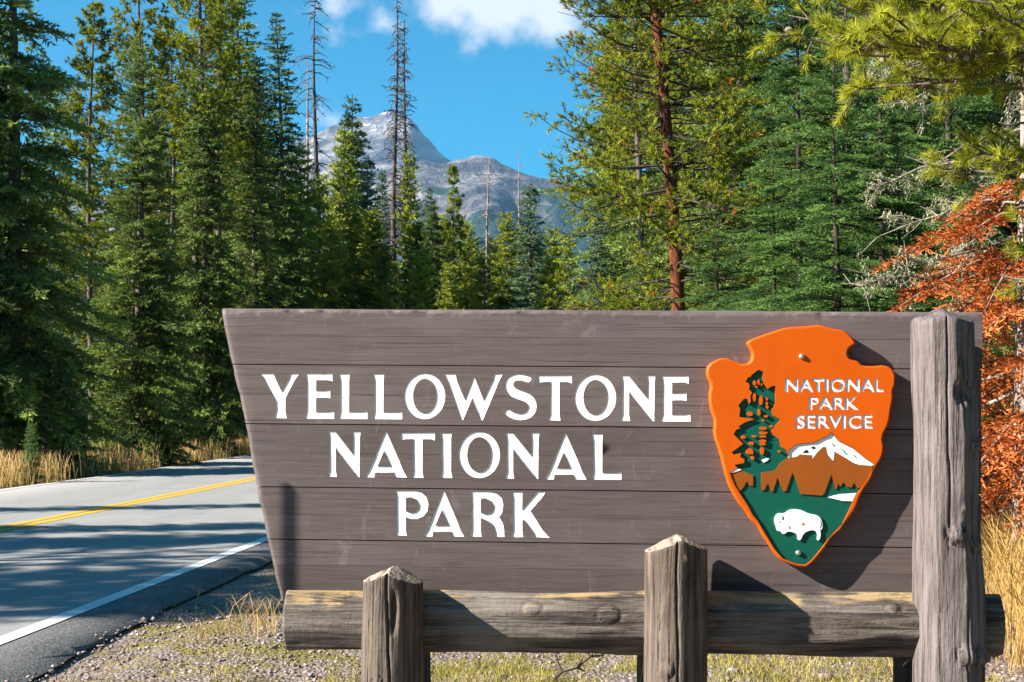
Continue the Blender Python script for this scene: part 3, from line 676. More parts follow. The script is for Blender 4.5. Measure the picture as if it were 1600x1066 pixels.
# --- hewn logs
def log_mesh(name, L, rad, seed, mats, gable=None, facets=0, cracks=(), knots=(), na=168, nl=110, endround=.0, lean=(0, 0), taper=(1, 1), wav=.05, deep=1.0):
    """log along local z from 0 to L; gable = (slope, ridge offset) cuts the top as a ridge that runs front to back"""
    r_ = rng(seed); th = np.linspace(0, 2 * np.pi, na, endpoint=False) - np.pi / 2; tt = np.linspace(0, 1, nl)
    T, A = np.meshgrid(tt, th, indexing='ij'); zz = T * L
    rr = np.full_like(T, rad) * (taper[0] + (taper[1] - taper[0]) * T)
    rr = rr * (1 + wav * (fbm(np.cos(A) * 1.2 + 9, zz * 2.2 + np.sin(A) * 1.2, seed, 3) - .5) * 2)
    if facets:
        best = np.full_like(T, 1e9)
        for k in range(facets):
            ak = -np.pi + 2 * np.pi * (k + r_.uniform(-.25, .25)) / facets + (fbm(zz * 1.6, zz * 0 + k * 3.3, seed + k, 2) - .5) * .55
            dk = .945 + (fbm(zz * 3.4, zz * 0 + k * 7.7, seed + 40 + k, 3) - .5) * .17
            cs = np.cos(A - ak); best = np.minimum(best, np.where(cs > .25, dk / np.maximum(cs, .25), 1e9))
        rr = rr * np.minimum(best, 1.07)
    rr = rr * (1 + .010 * (fbm(A * 14, zz * 2.0, seed + 5, 3) - .5) * 2 + .006 * (fbm(A * 5, zz * 30, seed + 6, 2) - .5))
    for (a0, z0, z1, dep, w, dr) in cracks:
        ac = a0 + dr * (zz - z0) + (fbm(zz * 5, zz * 0, seed + int(a0 * 100) % 50, 3) - .5) * .16
        d = (A - ac + np.pi) % (2 * np.pi) - np.pi
        env = np.clip((zz - z0) / .06, 0, 1) * np.clip((z1 - zz) / .06, 0, 1)
        rr = rr - dep * env * np.exp(-(d / w) ** 2)
    for (a0, z0, sz, amp) in knots:
        d = (A - a0 + np.pi) % (2 * np.pi) - np.pi; q = np.sqrt((d * rad) ** 2 + (zz - z0) ** 2) / sz
        rr = rr + amp * np.exp(-q ** 4) - abs(amp) * .7 * np.exp(-((q - 1.15) / .18) ** 2)
    x = rr * np.cos(A); y_ = rr * np.sin(A) * deep
    def top(x, y_):
        if gable is None: return np.full_like(x, L)
        return L - gable[0] * np.abs(x - gable[1]) - gable[2] * np.abs(y_)
    if gable is not None: zz = T * np.minimum(top(x, y_), L) + (fbm(x * 40, y_ * 40, seed + 3, 2) - .5) * .004 * T ** 20
    V = [np.stack([x, y_, zz], -1).reshape(-1, 3)]
    i = np.arange(nl - 1)[:, None] * na; j = np.arange(na)[None]; jn = (j + 1) % na
    F = [np.stack([i + j, i + jn, i + na + jn, i + na + j], -1).reshape(-1, 4)]; nside = len(F[0])
    def cap(ring_x, ring_y, ring_z, base, zf, flip):
        b = base; n0 = sum(len(q) for q in V)
        for s in (.93, .8, .6, .4, .2, .02):
            X_, Y_ = ring_x * s, ring_y * s; V.append(np.stack([X_, Y_, zf(X_, Y_, s)], -1)); k = np.arange(na); kn = (k + 1) % na
            q = np.stack([b + k, b + kn, n0 + kn, n0 + k], -1); F.append(q[:, ::-1] if flip else q); b = n0; n0 += na
    base = (nl - 1) * na
    cap(x[-1], y_[-1], zz[-1], base, lambda a, b, s: top(a, b) + endround * (1 - s ** 2) + (fbm(a * 50 + 5, b * 50, seed + 9, 2) - .5) * .006, False)
    cap(x[0], y_[0], zz[0], 0, lambda a, b, s: np.zeros_like(a) - endround * (1 - s ** 2) + (fbm(a * 50, b * 50, seed + 8, 2) - .5) * .004, True)
    Fa = np.concatenate(F); mi = np.zeros(len(Fa), int); mi[nside:] = 1
    Vv = np.concatenate(V); Vv[:, 0] += lean[0] * Vv[:, 2]; Vv[:, 1] += lean[1] * Vv[:, 2]
    me = npmesh(name, Vv, Fa, mats, midx=mi, smooth=True)
    return me
DEPTH0 = -OR.z - .25                                    # below the ground
def stand(name, pxl, pxr, pyt, w, seed, mats, xo=0.0, **kw):
    h = w; x0, z1 = S(pxl, pyt, h); x1, _ = S(pxr, pyt, h); rad = (x1 - x0) / 2
    L = z1 - DEPTH0; o = sobj(name, log_mesh(name, L, rad, seed, mats, **kw))
    o.matrix_local = INV @ Matrix.Translation(((x0 + x1) / 2 + xo, -w, DEPTH0)); return o, L
front = -np.pi / 2
stand('post', 566.5, 660, 884, .178, 3, [M_post, M_top], gable=(.50, -.004, .10), facets=0, wav=.03, deep=1.22,
      cracks=[(front + .10, .75, 2.0, .016, .030, -.25), (front - .25, .7, 1.0, .008, .02, .1), (front - .75, .2, 1.9, .005, .02, .05), (front + .18, 1.05, 1.22, .022, .09, 0), (front + .9, .3, 1.8, .006, .02, 0), (front - .5, .5, 1.5, .004, .015, .0)],
      knots=[(front - .38, .89, .022, .006)], taper=(1.06, .99), lean=(.002, 0))
stand('post', 1008, 1106, 834, .178, 4, [M_post, M_top], gable=(.50, .008, .08), facets=0, wav=.03, deep=1.22,
      cracks=[(front + .05, .5, 2.0, .014, .022, -.12), (front - .62, .5, 1.95, .006, .015, .03), (front + .62, .6, 1.6, .006, .02, .05), (front - .3, .4, 1.2, .004, .015, .0)],
      knots=[(front - .38, .96, .026, .006), (front + .26, 1.33, .008, .005)], taper=(1.03, .99))
stand('tall_post', 1422, 1521, 481, .150, 14, [M_tall, M_tall], gable=(.40, -.01, .30), facets=9, wav=.045,
      cracks=[(front - .22, 1.35, 2.3, .016, .022, .10), (front - .52, .95, 1.95, .012, .018, .05), (front + .35, .45, 1.25, .013, .020, -.03), (front - .8, .6, 1.5, .005, .02, .0), (front + .12, .3, .75, .010, .02, .1)],
      knots=[(front + .42, 1.90, .030, -.022), (front + .52, 1.88, .014, .018), (front + .80, 1.74, .018, .022), (front + .42, 1.52, .024, .007), (front + .05, 1.415, .030, .020), (front + .72, 1.40, .02, .020), (front + .28, 1.02, .03, .014), (front + .9, 1.02, .03, .02), (front + .45, .80, .028, .010), (front - .05, 1.43, .026, .012)],
      taper=(1.22, .985), lean=(-.028, 0), xo=.066)
# horizontal rail
(x0, z0) = S(448, 973, .10); (x1, z1) = S(1562, 981, .10); rl = x1 - x0
rail = sobj('rail', log_mesh('rail', rl, .1055, 23, [M_log, M_log], facets=7, wav=.06, nl=320, na=120, endround=.012, deep=.80,
      cracks=[(np.pi * 1.0 + 2.36 + .3, .0, .75, .012, .035, .1), (-.75, .55, 1.2, .012, .03, -.05), (-1.0, 1.1, 2.2, .009, .025, .06), (-.9, .0, .4, .012, .04, .2), (-.35, 1.5, 2.4, .008, .03, 0)],
      knots=[(-.9, .86, .03, .004), (-1.1, 1.12, .035, .006), (-.8, 2.08, .022, .008), (-1.3, 1.45, .03, .004)]))
ang = math.atan2(z1 - z0, x1 - x0)
# log mesh runs along z: turn it to run along x, its local x axis up
rail.data.transform(Matrix(((0, 0, 1, 0), (0, 1, 0, 0), (1, 0, 0, 0), (0, 0, 0, 1))) @ Matrix.Scale(1, 4))
rail.data.flip_normals()
rail.matrix_local = INV @ Matrix.Translation((x0, -.085, z0)) @ Matrix.Rotation(-ang, 4, 'Y')
# supports behind the board
for pc, sd in ((613, 51), (1055, 52), (1484, 53)):
    xc = S(pc, 900, .16)[0]; L = -.05 - DEPTH0
    o = sobj('support_post', log_mesh('support_post', L, .105, sd, [M_darkpost, M_darkpost], facets=7, wav=.03, na=48, nl=40))
    o.matrix_local = INV @ Matrix.Translation((xc - .01, .075 + .108, DEPTH0))

# ------------------------------------------------------------------ vegetation builders
def unit(a): return a / (np.linalg.norm(a, axis=-1, keepdims=True) + 1e-9)
def tubes(paths, sides=6):
    """paths: list of (points (n,3), radii (n)); returns verts, quads of all tubes"""
    Vs, Fs, n = [], [], 0
    for P, r in paths:
        P = np.asarray(P, float); r = np.asarray(r, float); tn = unit(np.gradient(P, axis=0))
        ref = np.array([0, 0, 1.0]) if abs(tn[0][2]) < .9 else np.array([1.0, 0, 0])
        a = unit(np.cross(tn, ref)); b = np.cross(tn, a); th = np.linspace(0, 2 * np.pi, sides, endpoint=False)
        ring = P[:, None] + r[:, None, None] * (a[:, None] * np.cos(th)[None, :, None] + b[:, None] * np.sin(th)[None, :, None])
        Vs.append(ring.reshape(-1, 3)); L = len(P); i = np.arange(L - 1)[:, None] * sides; j = np.arange(sides)[None]; jn = (j + 1) % sides
        Fs.append((np.stack([i + j, i + jn, i + sides + jn, i + sides + j], -1).reshape(-1, 4)) + n); n += L * sides
    return np.concatenate(Vs), np.concatenate(Fs)
def blades(base, d, length, width, r):
    """one narrow triangle per needle cluster"""
    n = len(base); side = unit(np.cross(d, r.normal(size=(n, 3)))) * (width / 2)[:, None] if np.ndim(width) else unit(np.cross(d, r.normal(size=(n, 3)))) * width / 2
    tip = base + d * (length[:, None] if np.ndim(length) else length)
    V = np.stack([base - side, base + side, tip], 1).reshape(-1, 3); F = np.arange(3 * n).reshape(-1, 3); return V, F
def trunk_path(H, r, wob=.12, n=18):
    z = np.linspace(-.25, H, n); ph = r.uniform(0, 9, 2)
    return np.column_stack([wob * np.sin(z * .35 + ph[0]) * z / H, wob * np.sin(z * .29 + ph[1]) * z / H, z])
def conifer(seed, H, Rm, r0, bl=.075, bw=.020, clear=.03, step=.30, per=6, droop=.25, up=.35, fill=1.0, narrow=1.0, clump=.3, twl=.42, keepz=None, side_open=None, tint0=.55, thin=None, zsp=.30, ejit=.26, mats=None, bark=None, twsp=.085, bsp=.03):
    """spruce or fir: whorls of boughs, side twigs on each bough, needle blades on each twig. Returns (wood mesh, foliage mesh)"""
    r = rng(seed); TP = trunk_path(H, r); tr = np.interp(TP[:, 2], [-.25, 0, .4, H], [r0 * 1.45, r0 * 1.3, r0, .012])
    limbs = [(TP, tr)]; zs = []
    z = H * clear
    while z < H - .15:
        zs.append(z); z += step * r.uniform(.7, 1.3) * (1 if z < H * .7 else .75)
    B0, BD, BL, BE, BT = [], [], [], [], []
    for z in zs:
        t_ = z / H; L0 = Rm * ((1 - t_) ** (.75 * narrow)) * (0.72 + .28 * min(1, t_ / .12)) + .12
        k = max(3, int(per * r.uniform(.8, 1.2))); a0 = r.uniform(0, 6.28)
        for q in range(k):
            a = a0 + q * 2 * np.pi / k + r.uniform(-.35, .35); L = L0 * r.uniform(.62, 1.12) * (1.18 if r.random() < .12 else 1)
            if r.random() > (fill if thin is None or z < thin else .22): continue
            c = np.array([np.interp(z, TP[:, 2], TP[:, 0]), np.interp(z, TP[:, 2], TP[:, 1]), z + r.uniform(-.5, .5) * step])
            B0.append(c); BD.append((math.cos(a), math.sin(a))); BL.append(L); BE.append(.75 * t_ ** 2 - .12 * (1 - t_) + r.uniform(-ejit, ejit)); BT.append(r.uniform(-.16, .16) + clump * (vnoise(np.array(c[2] * .9), np.array(a * 1.3), seed) - .5))
    B0 = np.array(B0); BD = np.array(BD); BL = np.array(BL); BE = np.array(BE); BT = np.array(BT)
    sagf = droop * r.uniform(.6, 1.3, len(BL))
    def bp(i, s):    # point on bough i at fraction s
        l = BL[i] * s; zz = l * BE[i] - sagf[i] * BL[i] * s ** 1.6 + up * .55 * sagf[i] * BL[i] * np.clip(s - .45, 0, 1) ** 2 * 3
        return np.column_stack([B0[i, 0] + BD[i, 0] * l, B0[i, 1] + BD[i, 1] * l, B0[i, 2] + zz])
    for i in range(len(BL)):
        s = np.linspace(0, 1, 5); limbs.append((bp(np.full(5, i), s), np.interp(s, [0, 1], [max(.008, BL[i] * .013), .003])))
    # side twigs
    cnt = np.maximum(4, (BL / twsp * 2).astype(int)); bi = np.repeat(np.arange(len(BL)), cnt); n = len(bi)
    s = r.uniform(.03, 1.0, n) ** .85; p = bp(bi, s); sg = r.choice([-1, 1], n)
    out = np.column_stack([BD[bi], np.zeros(n)]); sd = np.column_stack([-BD[bi, 1], BD[bi, 0], np.zeros(n)]) * sg[:, None]
    ang = r.uniform(.45, 1.15, n); slope = (BE[bi] - sagf[bi] * 1.2 * s)
    td = out * np.cos(ang)[:, None] + sd * np.sin(ang)[:, None]; td[:, 2] += slope * .8 + r.normal(0, zsp, n) - .08; td = unit(td)
    tl = np.clip(twl * BL[bi] * (1.08 - s) * r.uniform(.6, 1.15, n), .07, .62)
    # needle blades on twigs
    c2 = np.maximum(3, (tl / bsp).astype(int)); ti = np.repeat(np.arange(n), c2); m = len(ti); q = r.uniform(0, 1, m)
    base = p[ti] + td[ti] * (tl[ti] * q)[:, None]; base[:, 2] -= .10 * tl[ti] * q ** 2
    d = unit(td[ti] * .9 + r.normal(0, .40, (m, 3)) + np.array([0, 0, .14]))
    V, F = blades(base, d, bl * r.uniform(.6, 1.25, m), bw * r.uniform(.7, 1.2, m), r)
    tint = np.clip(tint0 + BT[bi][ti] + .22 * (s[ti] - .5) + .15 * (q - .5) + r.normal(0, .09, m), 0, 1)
    WV, WF = tubes(limbs[1:], 4); TV, TF = tubes(limbs[:1], 12)
    return npmesh('trunk', np.concatenate([TV, WV]), np.concatenate([TF, WF + len(TV)]), bark or M_bark, smooth=True), npmesh('crown', V, F, mats or M_spruce, tint=np.repeat(tint, 3))
def pine(seed, H, Rm, r0, clear=.25, nb=110, tufts=13, nl=.10, nw=.011, per=22, mats=None, bark=None, lean=0.0, shape=.6, dead=.15, wob=.2, tuft_len=.12, tint0=.45, extra_tint=.0, minlow=.5):
    """lodgepole pine: crooked boughs that carry brushes of long needles, some bare twigs"""
    r = rng(seed); TP = trunk_path(H, r, wob); TP[:, 0] += lean * TP[:, 2]
    tr = np.interp(TP[:, 2], [-.25, 0, .5, H * .7, H], [r0 * 1.3, r0 * 1.2, r0, r0 * .55, .015]); limbs = []; T0, TD, TT = [], [], []
    for b in range(nb):
        t_ = clear + (1 - clear) * (r.random() ** .85); z = t_ * H
        prof = (minlow + (1 - minlow) * min(1, (t_ - clear) / .2)) * (1 - t_) ** shape + .05
        L = Rm * prof * r.uniform(.55, 1.15); a = r.uniform(0, 6.283)
        c = np.array([np.interp(z, TP[:, 2], TP[:, 0]), np.interp(z, TP[:, 2], TP[:, 1]), z]); dirn = np.array([math.cos(a), math.sin(a), 0])
        s = np.linspace(0, 1, 7); el = r.uniform(-.25, .25) + .5 * t_ ** 2
        pts = c + dirn * (L * s)[:, None] + np.array([0, 0, 1.0]) * (L * (el * s - .28 * s ** 1.5 + .33 * s ** 3))[:, None] + np.cumsum(r.normal(0, .03 * L, (7, 3)), 0) * s[:, None]
        limbs.append((pts, np.interp(s, [0, 1], [max(.008, L * .011), .004])))
        if t_ < clear + .12 and r.random() < dead * 2 or r.random() < dead: 
            for q in range(4):
                j = r.integers(2, 6); dd = unit(dirn + r.normal(0, .7, 3)); l = r.uniform(.15, .4) * min(1, L)
                limbs.append((np.array([pts[j], pts[j] + dd * l * .5, pts[j] + dd * l + np.array([0, 0, -.05])]), [.006, .004, .002]))
            continue
        k = max(4, int(tufts * (.4 + L / Rm))); bt = r.uniform(-.18, .18)
        for q in range(k):
            ss = r.uniform(.30, 1.02) ** .8; j = min(5, int(ss * 6)); f = ss * 6 - j; p0 = pts[j] * (1 - f) + pts[j + 1] * f
            dd = unit(dirn * .6 + r.normal(0, .55, 3) + np.array([0, 0, .30])); l = r.uniform(.12, .40) * (1.15 - ss * .5) * min(1.2, L)
            p1 = p0 + dd * l; limbs.append((np.array([p0, p1]), [.005, .003])); T0.append(p1 - dd * tuft_len * .6); TD.append(dd); TT.append(bt + r.normal(0, .12))
            if r.random() < .6:
                d3 = unit(dd + r.normal(0, .6, 3)); T0.append(p0 + dd * l * .45); TD.append(d3); TT.append(bt + r.normal(0, .12))
    T0 = np.array(T0); TD = np.array(TD); TT = np.array(TT); ti = np.repeat(np.arange(len(T0)), per); m = len(ti); q = r.uniform(0, 1, m)
    base = T0[ti] + TD[ti] * (tuft_len * q)[:, None]; d = unit(TD[ti] * (.55 + .5 * q)[:, None] + unit(r.normal(0, 1, (m, 3))) * .75)
    V, F = blades(base, d, nl * r.uniform(.7, 1.15, m), nw * r.uniform(.8, 1.2, m), r)
    rare = r.random(len(T0)) < extra_tint
    tint = np.clip(tint0 + TT[ti] + .18 * (q - .5) + r.normal(0, .07, m), 0, .84); tint = np.where(rare[ti], 1.3, tint)
    TV, TF = tubes([(TP, tr)], 14); WV, WF = tubes(limbs, 4)
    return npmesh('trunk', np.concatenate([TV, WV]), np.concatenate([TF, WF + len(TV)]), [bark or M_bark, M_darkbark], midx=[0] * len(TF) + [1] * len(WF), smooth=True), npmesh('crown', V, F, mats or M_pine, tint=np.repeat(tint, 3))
def snag(seed, H, r0, nb=60, L0=1.0, start=.25, bend=.3, bark=None):
    r = rng(seed); TP = trunk_path(H, r, .15); TP[:, 0] += bend * np.sin(TP[:, 2] / H * 2.4) ; tr = np.interp(TP[:, 2], [-.25, 0, H * .6, H], [r0 * 1.25, r0 * 1.1, r0 * .65, .015]); limbs = []
    for b in range(nb):
        t_ = start + (1 - start) * r.random(); z = t_ * H; a = r.uniform(0, 6.28); L = L0 * r.uniform(.25, 1.1) * (1.15 - t_) ** .6
        c = np.array([np.interp(z, TP[:, 2], TP[:, 0]), np.interp(z, TP[:, 2], TP[:, 1]), z]); dn = np.array([math.cos(a), math.sin(a), 0]); s = np.linspace(0, 1, 6); el = r.uniform(-.1, .5)
        pts = c + dn * (L * s)[:, None] + np.array([0, 0, 1.]) * (L * (el * s - .55 * s ** 2))[:, None] + np.cumsum(r.normal(0, .05 * L, (6, 3)), 0)*s[:, None]; limbs.append((pts, np.linspace(.028, .010, 6)))
        for q in range(r.integers(2, 6)):
            j = r.integers(2, 6); dd = unit(dn + r.normal(0, .8, 3)); l = L * r.uniform(.15, .45); limbs.append((np.array([pts[j], pts[j] + dd * l * .6, pts[j] + dd * l - np.array([0, 0, .06])]), [.014, .010, .006]))
    V1, F1 = tubes([(TP, tr)], 10); V2, F2 = tubes(limbs, 4)
    return (npmesh('trunk', np.concatenate([V1, V2]), np.concatenate([F1, F2 + len(V1)]), bark or M_deadbark, smooth=True),)
def grass_mesh(name, P, hmin, hmax, w, seed, mat, bend=.35, heads=False, tint0=.5):
    """bent tapering blades rooted at P (n,3)"""
    r = rng(seed); n = len(P); h = r.uniform(hmin, hmax, n); a = r.uniform(0, 6.283, n); dx = np.column_stack([np.cos(a), np.sin(a), np.zeros(n)]); sd = np.column_stack([-np.sin(a), np.cos(a), np.zeros(n)])
    b2 = a + r.uniform(0.5, 2.5, n); ld = np.column_stack([np.cos(b2), np.sin(b2), np.zeros(n)]); bd = bend * r.uniform(.2, 1.5, n) * h
    def lv(f, wf): 
        c = P + np.array([0, 0, 1.]) * (h * f * (1 - .18 * f * bend))[:, None] + ld * (bd * f ** 2)[:, None]; return c - sd * (w * wf / 2), c + sd * (w * wf / 2)
    a0, a1 = lv(0, 1); b0, b1 = lv(.55, .8); c0_, c1_ = lv(.85, 1.1 if heads else .5); t0, _ = lv(1.0, 0)
    V = np.stack([a0, a1, b0, b1, c0_, c1_, t0], 1).reshape(-1, 3); k = np.arange(n)[:, None] * 7
    F = (k[:, None, :] + np.array([[0, 1, 3], [0, 3, 2], [2, 3, 5], [2, 5, 4], [4, 5, 6]] if hmax > .2 else [[0, 1, 3], [0, 3, 2], [2, 3, 6]])[None]).reshape(-1, 3)
    tint = np.repeat(np.clip(tint0 + r.normal(0, .2, n), 0, 1), 7); return npmesh(name, V, F, mat, tint=tint)

KINDS = {}
def kind(key, fn): KINDS[key] = fn()
kind('spruceA', lambda: conifer(1, 12, 1.85, .15, bl=.095, bw=.036, step=.30, per=10, droop=.35, twsp=.065, bsp=.022, clump=.5))
kind('spruceB', lambda: conifer(2, 14, 1.55, .15, bl=.100, bw=.040, step=.32, per=10, droop=.45, fill=.95, twsp=.07, bsp=.024, clump=.5))
kind('spruceC', lambda: conifer(3, 13, 2.5, .20, bl=.11, bw=.042, step=.36, per=10, clear=.08, droop=.50, clump=.6, twsp=.075, bsp=.027, twl=.36))
kind('spruceD', lambda: conifer(4, 14, 1.4, .13, bl=.15, bw=.060, step=.36, per=10, droop=.3, narrow=1.1, mats=M_blue, twsp=.08, bsp=.03))
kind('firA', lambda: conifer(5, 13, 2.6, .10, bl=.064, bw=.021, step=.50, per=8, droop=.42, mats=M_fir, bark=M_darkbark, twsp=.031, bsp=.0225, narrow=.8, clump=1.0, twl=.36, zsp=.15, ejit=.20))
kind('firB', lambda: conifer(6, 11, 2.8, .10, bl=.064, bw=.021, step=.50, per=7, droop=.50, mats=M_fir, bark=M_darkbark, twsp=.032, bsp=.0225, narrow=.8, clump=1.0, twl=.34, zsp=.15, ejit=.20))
kind('sapling', lambda: conifer(7, 3.2, .75, .04, bl=.07, bw=.022, step=.14, per=10, droop=.1, mats=M_fir, twsp=.05, bsp=.02))
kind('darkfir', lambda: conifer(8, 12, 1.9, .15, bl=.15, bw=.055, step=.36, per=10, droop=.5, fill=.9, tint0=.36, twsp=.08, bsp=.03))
kind('youngA', lambda: conifer(9, 12, 1.6, .11, bl=.17, bw=.055, step=.36, per=10, droop=.05, up=.9, mats=M_pineg, clump=.7, narrow=.8, twsp=.085, bsp=.032))
kind('youngB', lambda: conifer(10, 11, 1.4, .10, bl=.17, bw=.055, step=.38, per=9, droop=.0, up=1.0, mats=M_pineg, clump=.7, narrow=.85, fill=.92, twsp=.085, bsp=.032))
kind('pineA', lambda: pine(21, 16, 1.7, .12, clear=.14, nb=220, tufts=16, nl=.115, nw=.027, per=20, shape=.5))
kind('pineB', lambda: pine(22, 18, 2.1, .14, clear=.46, nb=150, tufts=18, nl=.115, nw=.027, per=20, shape=.45, dead=.15))
kind('pineBig', lambda: pine(23, 17, 3.0, .165, clear=.10, nb=340, tufts=20, nl=.088, nw=.016, tuft_len=.10, per=26, shape=.35, bark=M_redbark, lean=-.064, dead=.06, extra_tint=.02))
kind('pineC', lambda: pine(24, 15, 1.3, .09, clear=.12, nb=190, tufts=12, nl=.18, nw=.045, per=12, shape=.55, mats=M_pineg))
kind('snagA', lambda: snag(31, 19, .16, 70, 1.8, .55, .35)); kind('snagB', lambda: snag(32, 20, .17, 260, 1.15, .30, .1)); kind('snagC', lambda: snag(33, 16, .14, 80, .8, .3, .0, M_palebark))

GROUPS = {}
def tree(name, key, x, y, scale=1.0, zs=1.0, rot=0.0, label='', group=None, cat='tree', tilt=0.0):
    e = bpy.data.objects.new(name, None); col.objects.link(e); e.location = (x, y, gz(x, y)); e.rotation_euler = (0, tilt, rot); e.scale = (scale, scale, scale * zs)
    for part in KINDS[key]: obj(part.name.split('.')[0], part, e)
    tag(e, label, cat, group); return e
def tpx(name, key, px, d, top, label, group=None, wide=1.0, rot=None, tilt=0.0):
    """tree whose trunk stands on the line of sight of column px at d metres, its tip at photo row 'top'"""
    H = hgt(top, d); me = KINDS[key][0]; h0 = max(v.co.z for v in me.vertices); s = H / h0
    return tree(name, key, at(px, d), d, s * wide, 1 / wide, rot if rot is not None else (px * 1.7) % 6.28, label, group, tilt=tilt)

# --- trees on the far side of the road
tpx('spruce_tree', 'spruceC', 20, 34, -300, 'broad dark spruce with drooping boughs beside the grassy verge', rot=1.0)
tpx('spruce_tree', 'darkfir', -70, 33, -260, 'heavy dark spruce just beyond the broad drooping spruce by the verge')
tpx('pine_tree', 'pineA', 143, 43, 8, 'slim yellow-green pine between the broad dark spruce and the dense full spruce', rot=2)
tpx('spruce_tree', 'spruceA', 218, 39, 60, 'dense full spruce clothed to the ground behind tall dry verge grass', wide=1.15)
tpx('pine_tree', 'pineB', 212, 50, -90, 'tall yellow-green pine rising behind the dense full spruce', rot=.4)
tpx('pine_tree', 'pineA', 265, 52, 30, 'thin yellow-green pine between the dense full spruce and the bare-trunked pine', rot=4)
tpx('pine_tree', 'pineB', 306, 47.8, -170, 'tall pine with long bare pale trunk rising from the verge grass', rot=1.1)
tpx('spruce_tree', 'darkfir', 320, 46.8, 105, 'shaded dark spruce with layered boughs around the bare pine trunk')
tpx('pine_tree', 'pineB', 345, 54, -60, 'bushy-topped pine standing beside the bare-trunked pine', rot=5)
tpx('spruce_tree', 'spruceB', 402, 55, 90, 'slender spruce with sunlit green boughs near the sign corner', wide=1.2)
tpx('spruce_tree', 'spruceB', 437, 60, 20, 'very tall narrow spire-topped spruce at the forest edge by the gap', wide=1.1, rot=3)
tpx('spruce_tree', 'spruceB', 372, 60, -60, 'tall dark spruce behind the slender sunlit spruce', rot=3, wide=1.2)
tpx('fir_sapling', 'sapling', 48, 29.6, 660, 'small spiky fir sapling standing in the verge grass')
tpx('fir_sapling', 'sapling', 108, 34, 560, 'young fir at the foot of the dense full spruce', wide=1.3)
tpx('fir_sapling', 'sapling', 280, 44, 600, 'young fir beside the bare pale pine trunk', wide=1.4)
tpx('fir_sapling', 'sapling', 345, 49, 590, 'young bright fir where the verge meets the sign edge', wide=1.4)
# --- trees past the bend, framing the mountain
C_ = 'young pines crowded past the bend in the road'
tpx('pine_tree', 'youngA', 497, 72, 270, 'bushy bright-green young pine beside the bent dead snag', wide=1.1)
tpx('pine_tree', 'youngB', 532, 68, 205, 'tall bright-green pine in front of the pointed dark spruce', wide=1.0, rot=2)
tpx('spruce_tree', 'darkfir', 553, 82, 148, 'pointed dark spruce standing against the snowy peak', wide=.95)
tpx('spruce_tree', 'spruceD', 577, 74, 240, 'blue-grey spruce between the dark pointed spruce and the twin snags', wide=1.2)
tpx('spruce_tree', 'spruceD', 600, 78, 262, 'second blue-grey spruce right beside the twin snags')
tpx('pine_tree', 'youngB', 637, 70, 238, 'narrow yellow-green pine at the foot of the twin snags', wide=.85)
tpx('spruce_tree', 'darkfir', 674, 66, 290, 'small dark cone-shaped spruce in front of the grey ridge', wide=.75)
tpx('pine_tree', 'pineC', 708, 72, 262, 'thin-topped sparse pine in front of the grey ridge', wide=.9)
tpx('pine_tree', 'youngA', 738, 66, 368, 'short bushy pine beside the pale dead trunk', wide=1.1)
tpx('pine_tree', 'youngA', 792, 66, 330, 'bushy bright pine with a reddish top beside the thin grey snag', wide=1.1, rot=1)
tpx('spruce_tree', 'spruceD', 832, 62, 284, 'full blue-grey spruce near the orange-barked pine', wide=1.55)
tpx('pine_tree', 'youngB', 884, 66, 370, 'small yellowish pine peeping past the full blue-grey spruce', wide=1.3)
tpx('spruce_tree', 'spruceD', 935, 30, 330, 'low pale blue spruce under the orange-barked pine', wide=1.25)
tpx('pine_tree', 'youngA', 560, 66, 330, 'low bright pine before the pointed dark spruce', wide=1.2, rot=4)
tpx('pine_tree', 'youngB', 470, 66, 225, 'young pine hugging the spire-topped spruce', wide=1.3, rot=4)
for px, d, tp in ((515, 63, 330), (605, 62, 380), (655, 62, 390), (760, 62, 400), (700, 60, 410), (855, 58, 400), (455, 62, 300), (587, 64, 325), (657, 68, 345), (690, 72, 335), (771, 70, 370), (815, 70, 350), (865, 72, 355), (725, 74, 345)):
    lab = {515: 'at the foot of the bent dark snag', 605: 'in front of the two blue-grey spruces', 655: 'tucked between the twin snags and the small dark cone-shaped spruce', 760: 'at the foot of the pale barkless trunk', 700: 'in front of the thin-topped sparse pine',
           855: 'in front of the full blue-grey spruce', 455: 'in front of the spire-topped spruce', 587: 'squeezed under the pointed dark spruce', 657: 'leaning in behind the small dark cone-shaped spruce', 690: 'between the cone-shaped spruce and the sparse pine',
           771: 'just beyond the pale barkless trunk', 815: 'under the thin grey snag', 865: 'beyond the full blue-grey spruce', 725: 'behind the short bushy pine'}[px]
    tpx('pine_tree', 'youngA' if px % 2 else 'youngB', px, d, tp, 'young green pine ' + lab, C_, wide=1.25)
tpx('dead_tree', 'snagA', 506, 76, -8, 'dark bent dead tree with long bare drooping limbs', rot=3.3)
tpx('dead_tree', 'snagC', 480, 80, 95, 'short faint dead tree beside the dark bent snag', rot=1)
tpx('dead_tree', 'snagB', 614, 70, 0, 'tall straight dead tree with many fine twigs before the peak', rot=0)
tpx('dead_tree', 'snagB', 641, 75, 28, 'slightly shorter twin of the tall straight dead tree', rot=2.6, tilt=.012)
tpx('dead_tree', 'snagC', 764, 64, 245, 'pale barkless dead trunk in front of the grey ridge', rot=2, wide=.9)
tpx('dead_tree', 'snagC', 811, 76, 232, 'thin grey snag behind the full blue-grey spruce', rot=4, wide=.7)
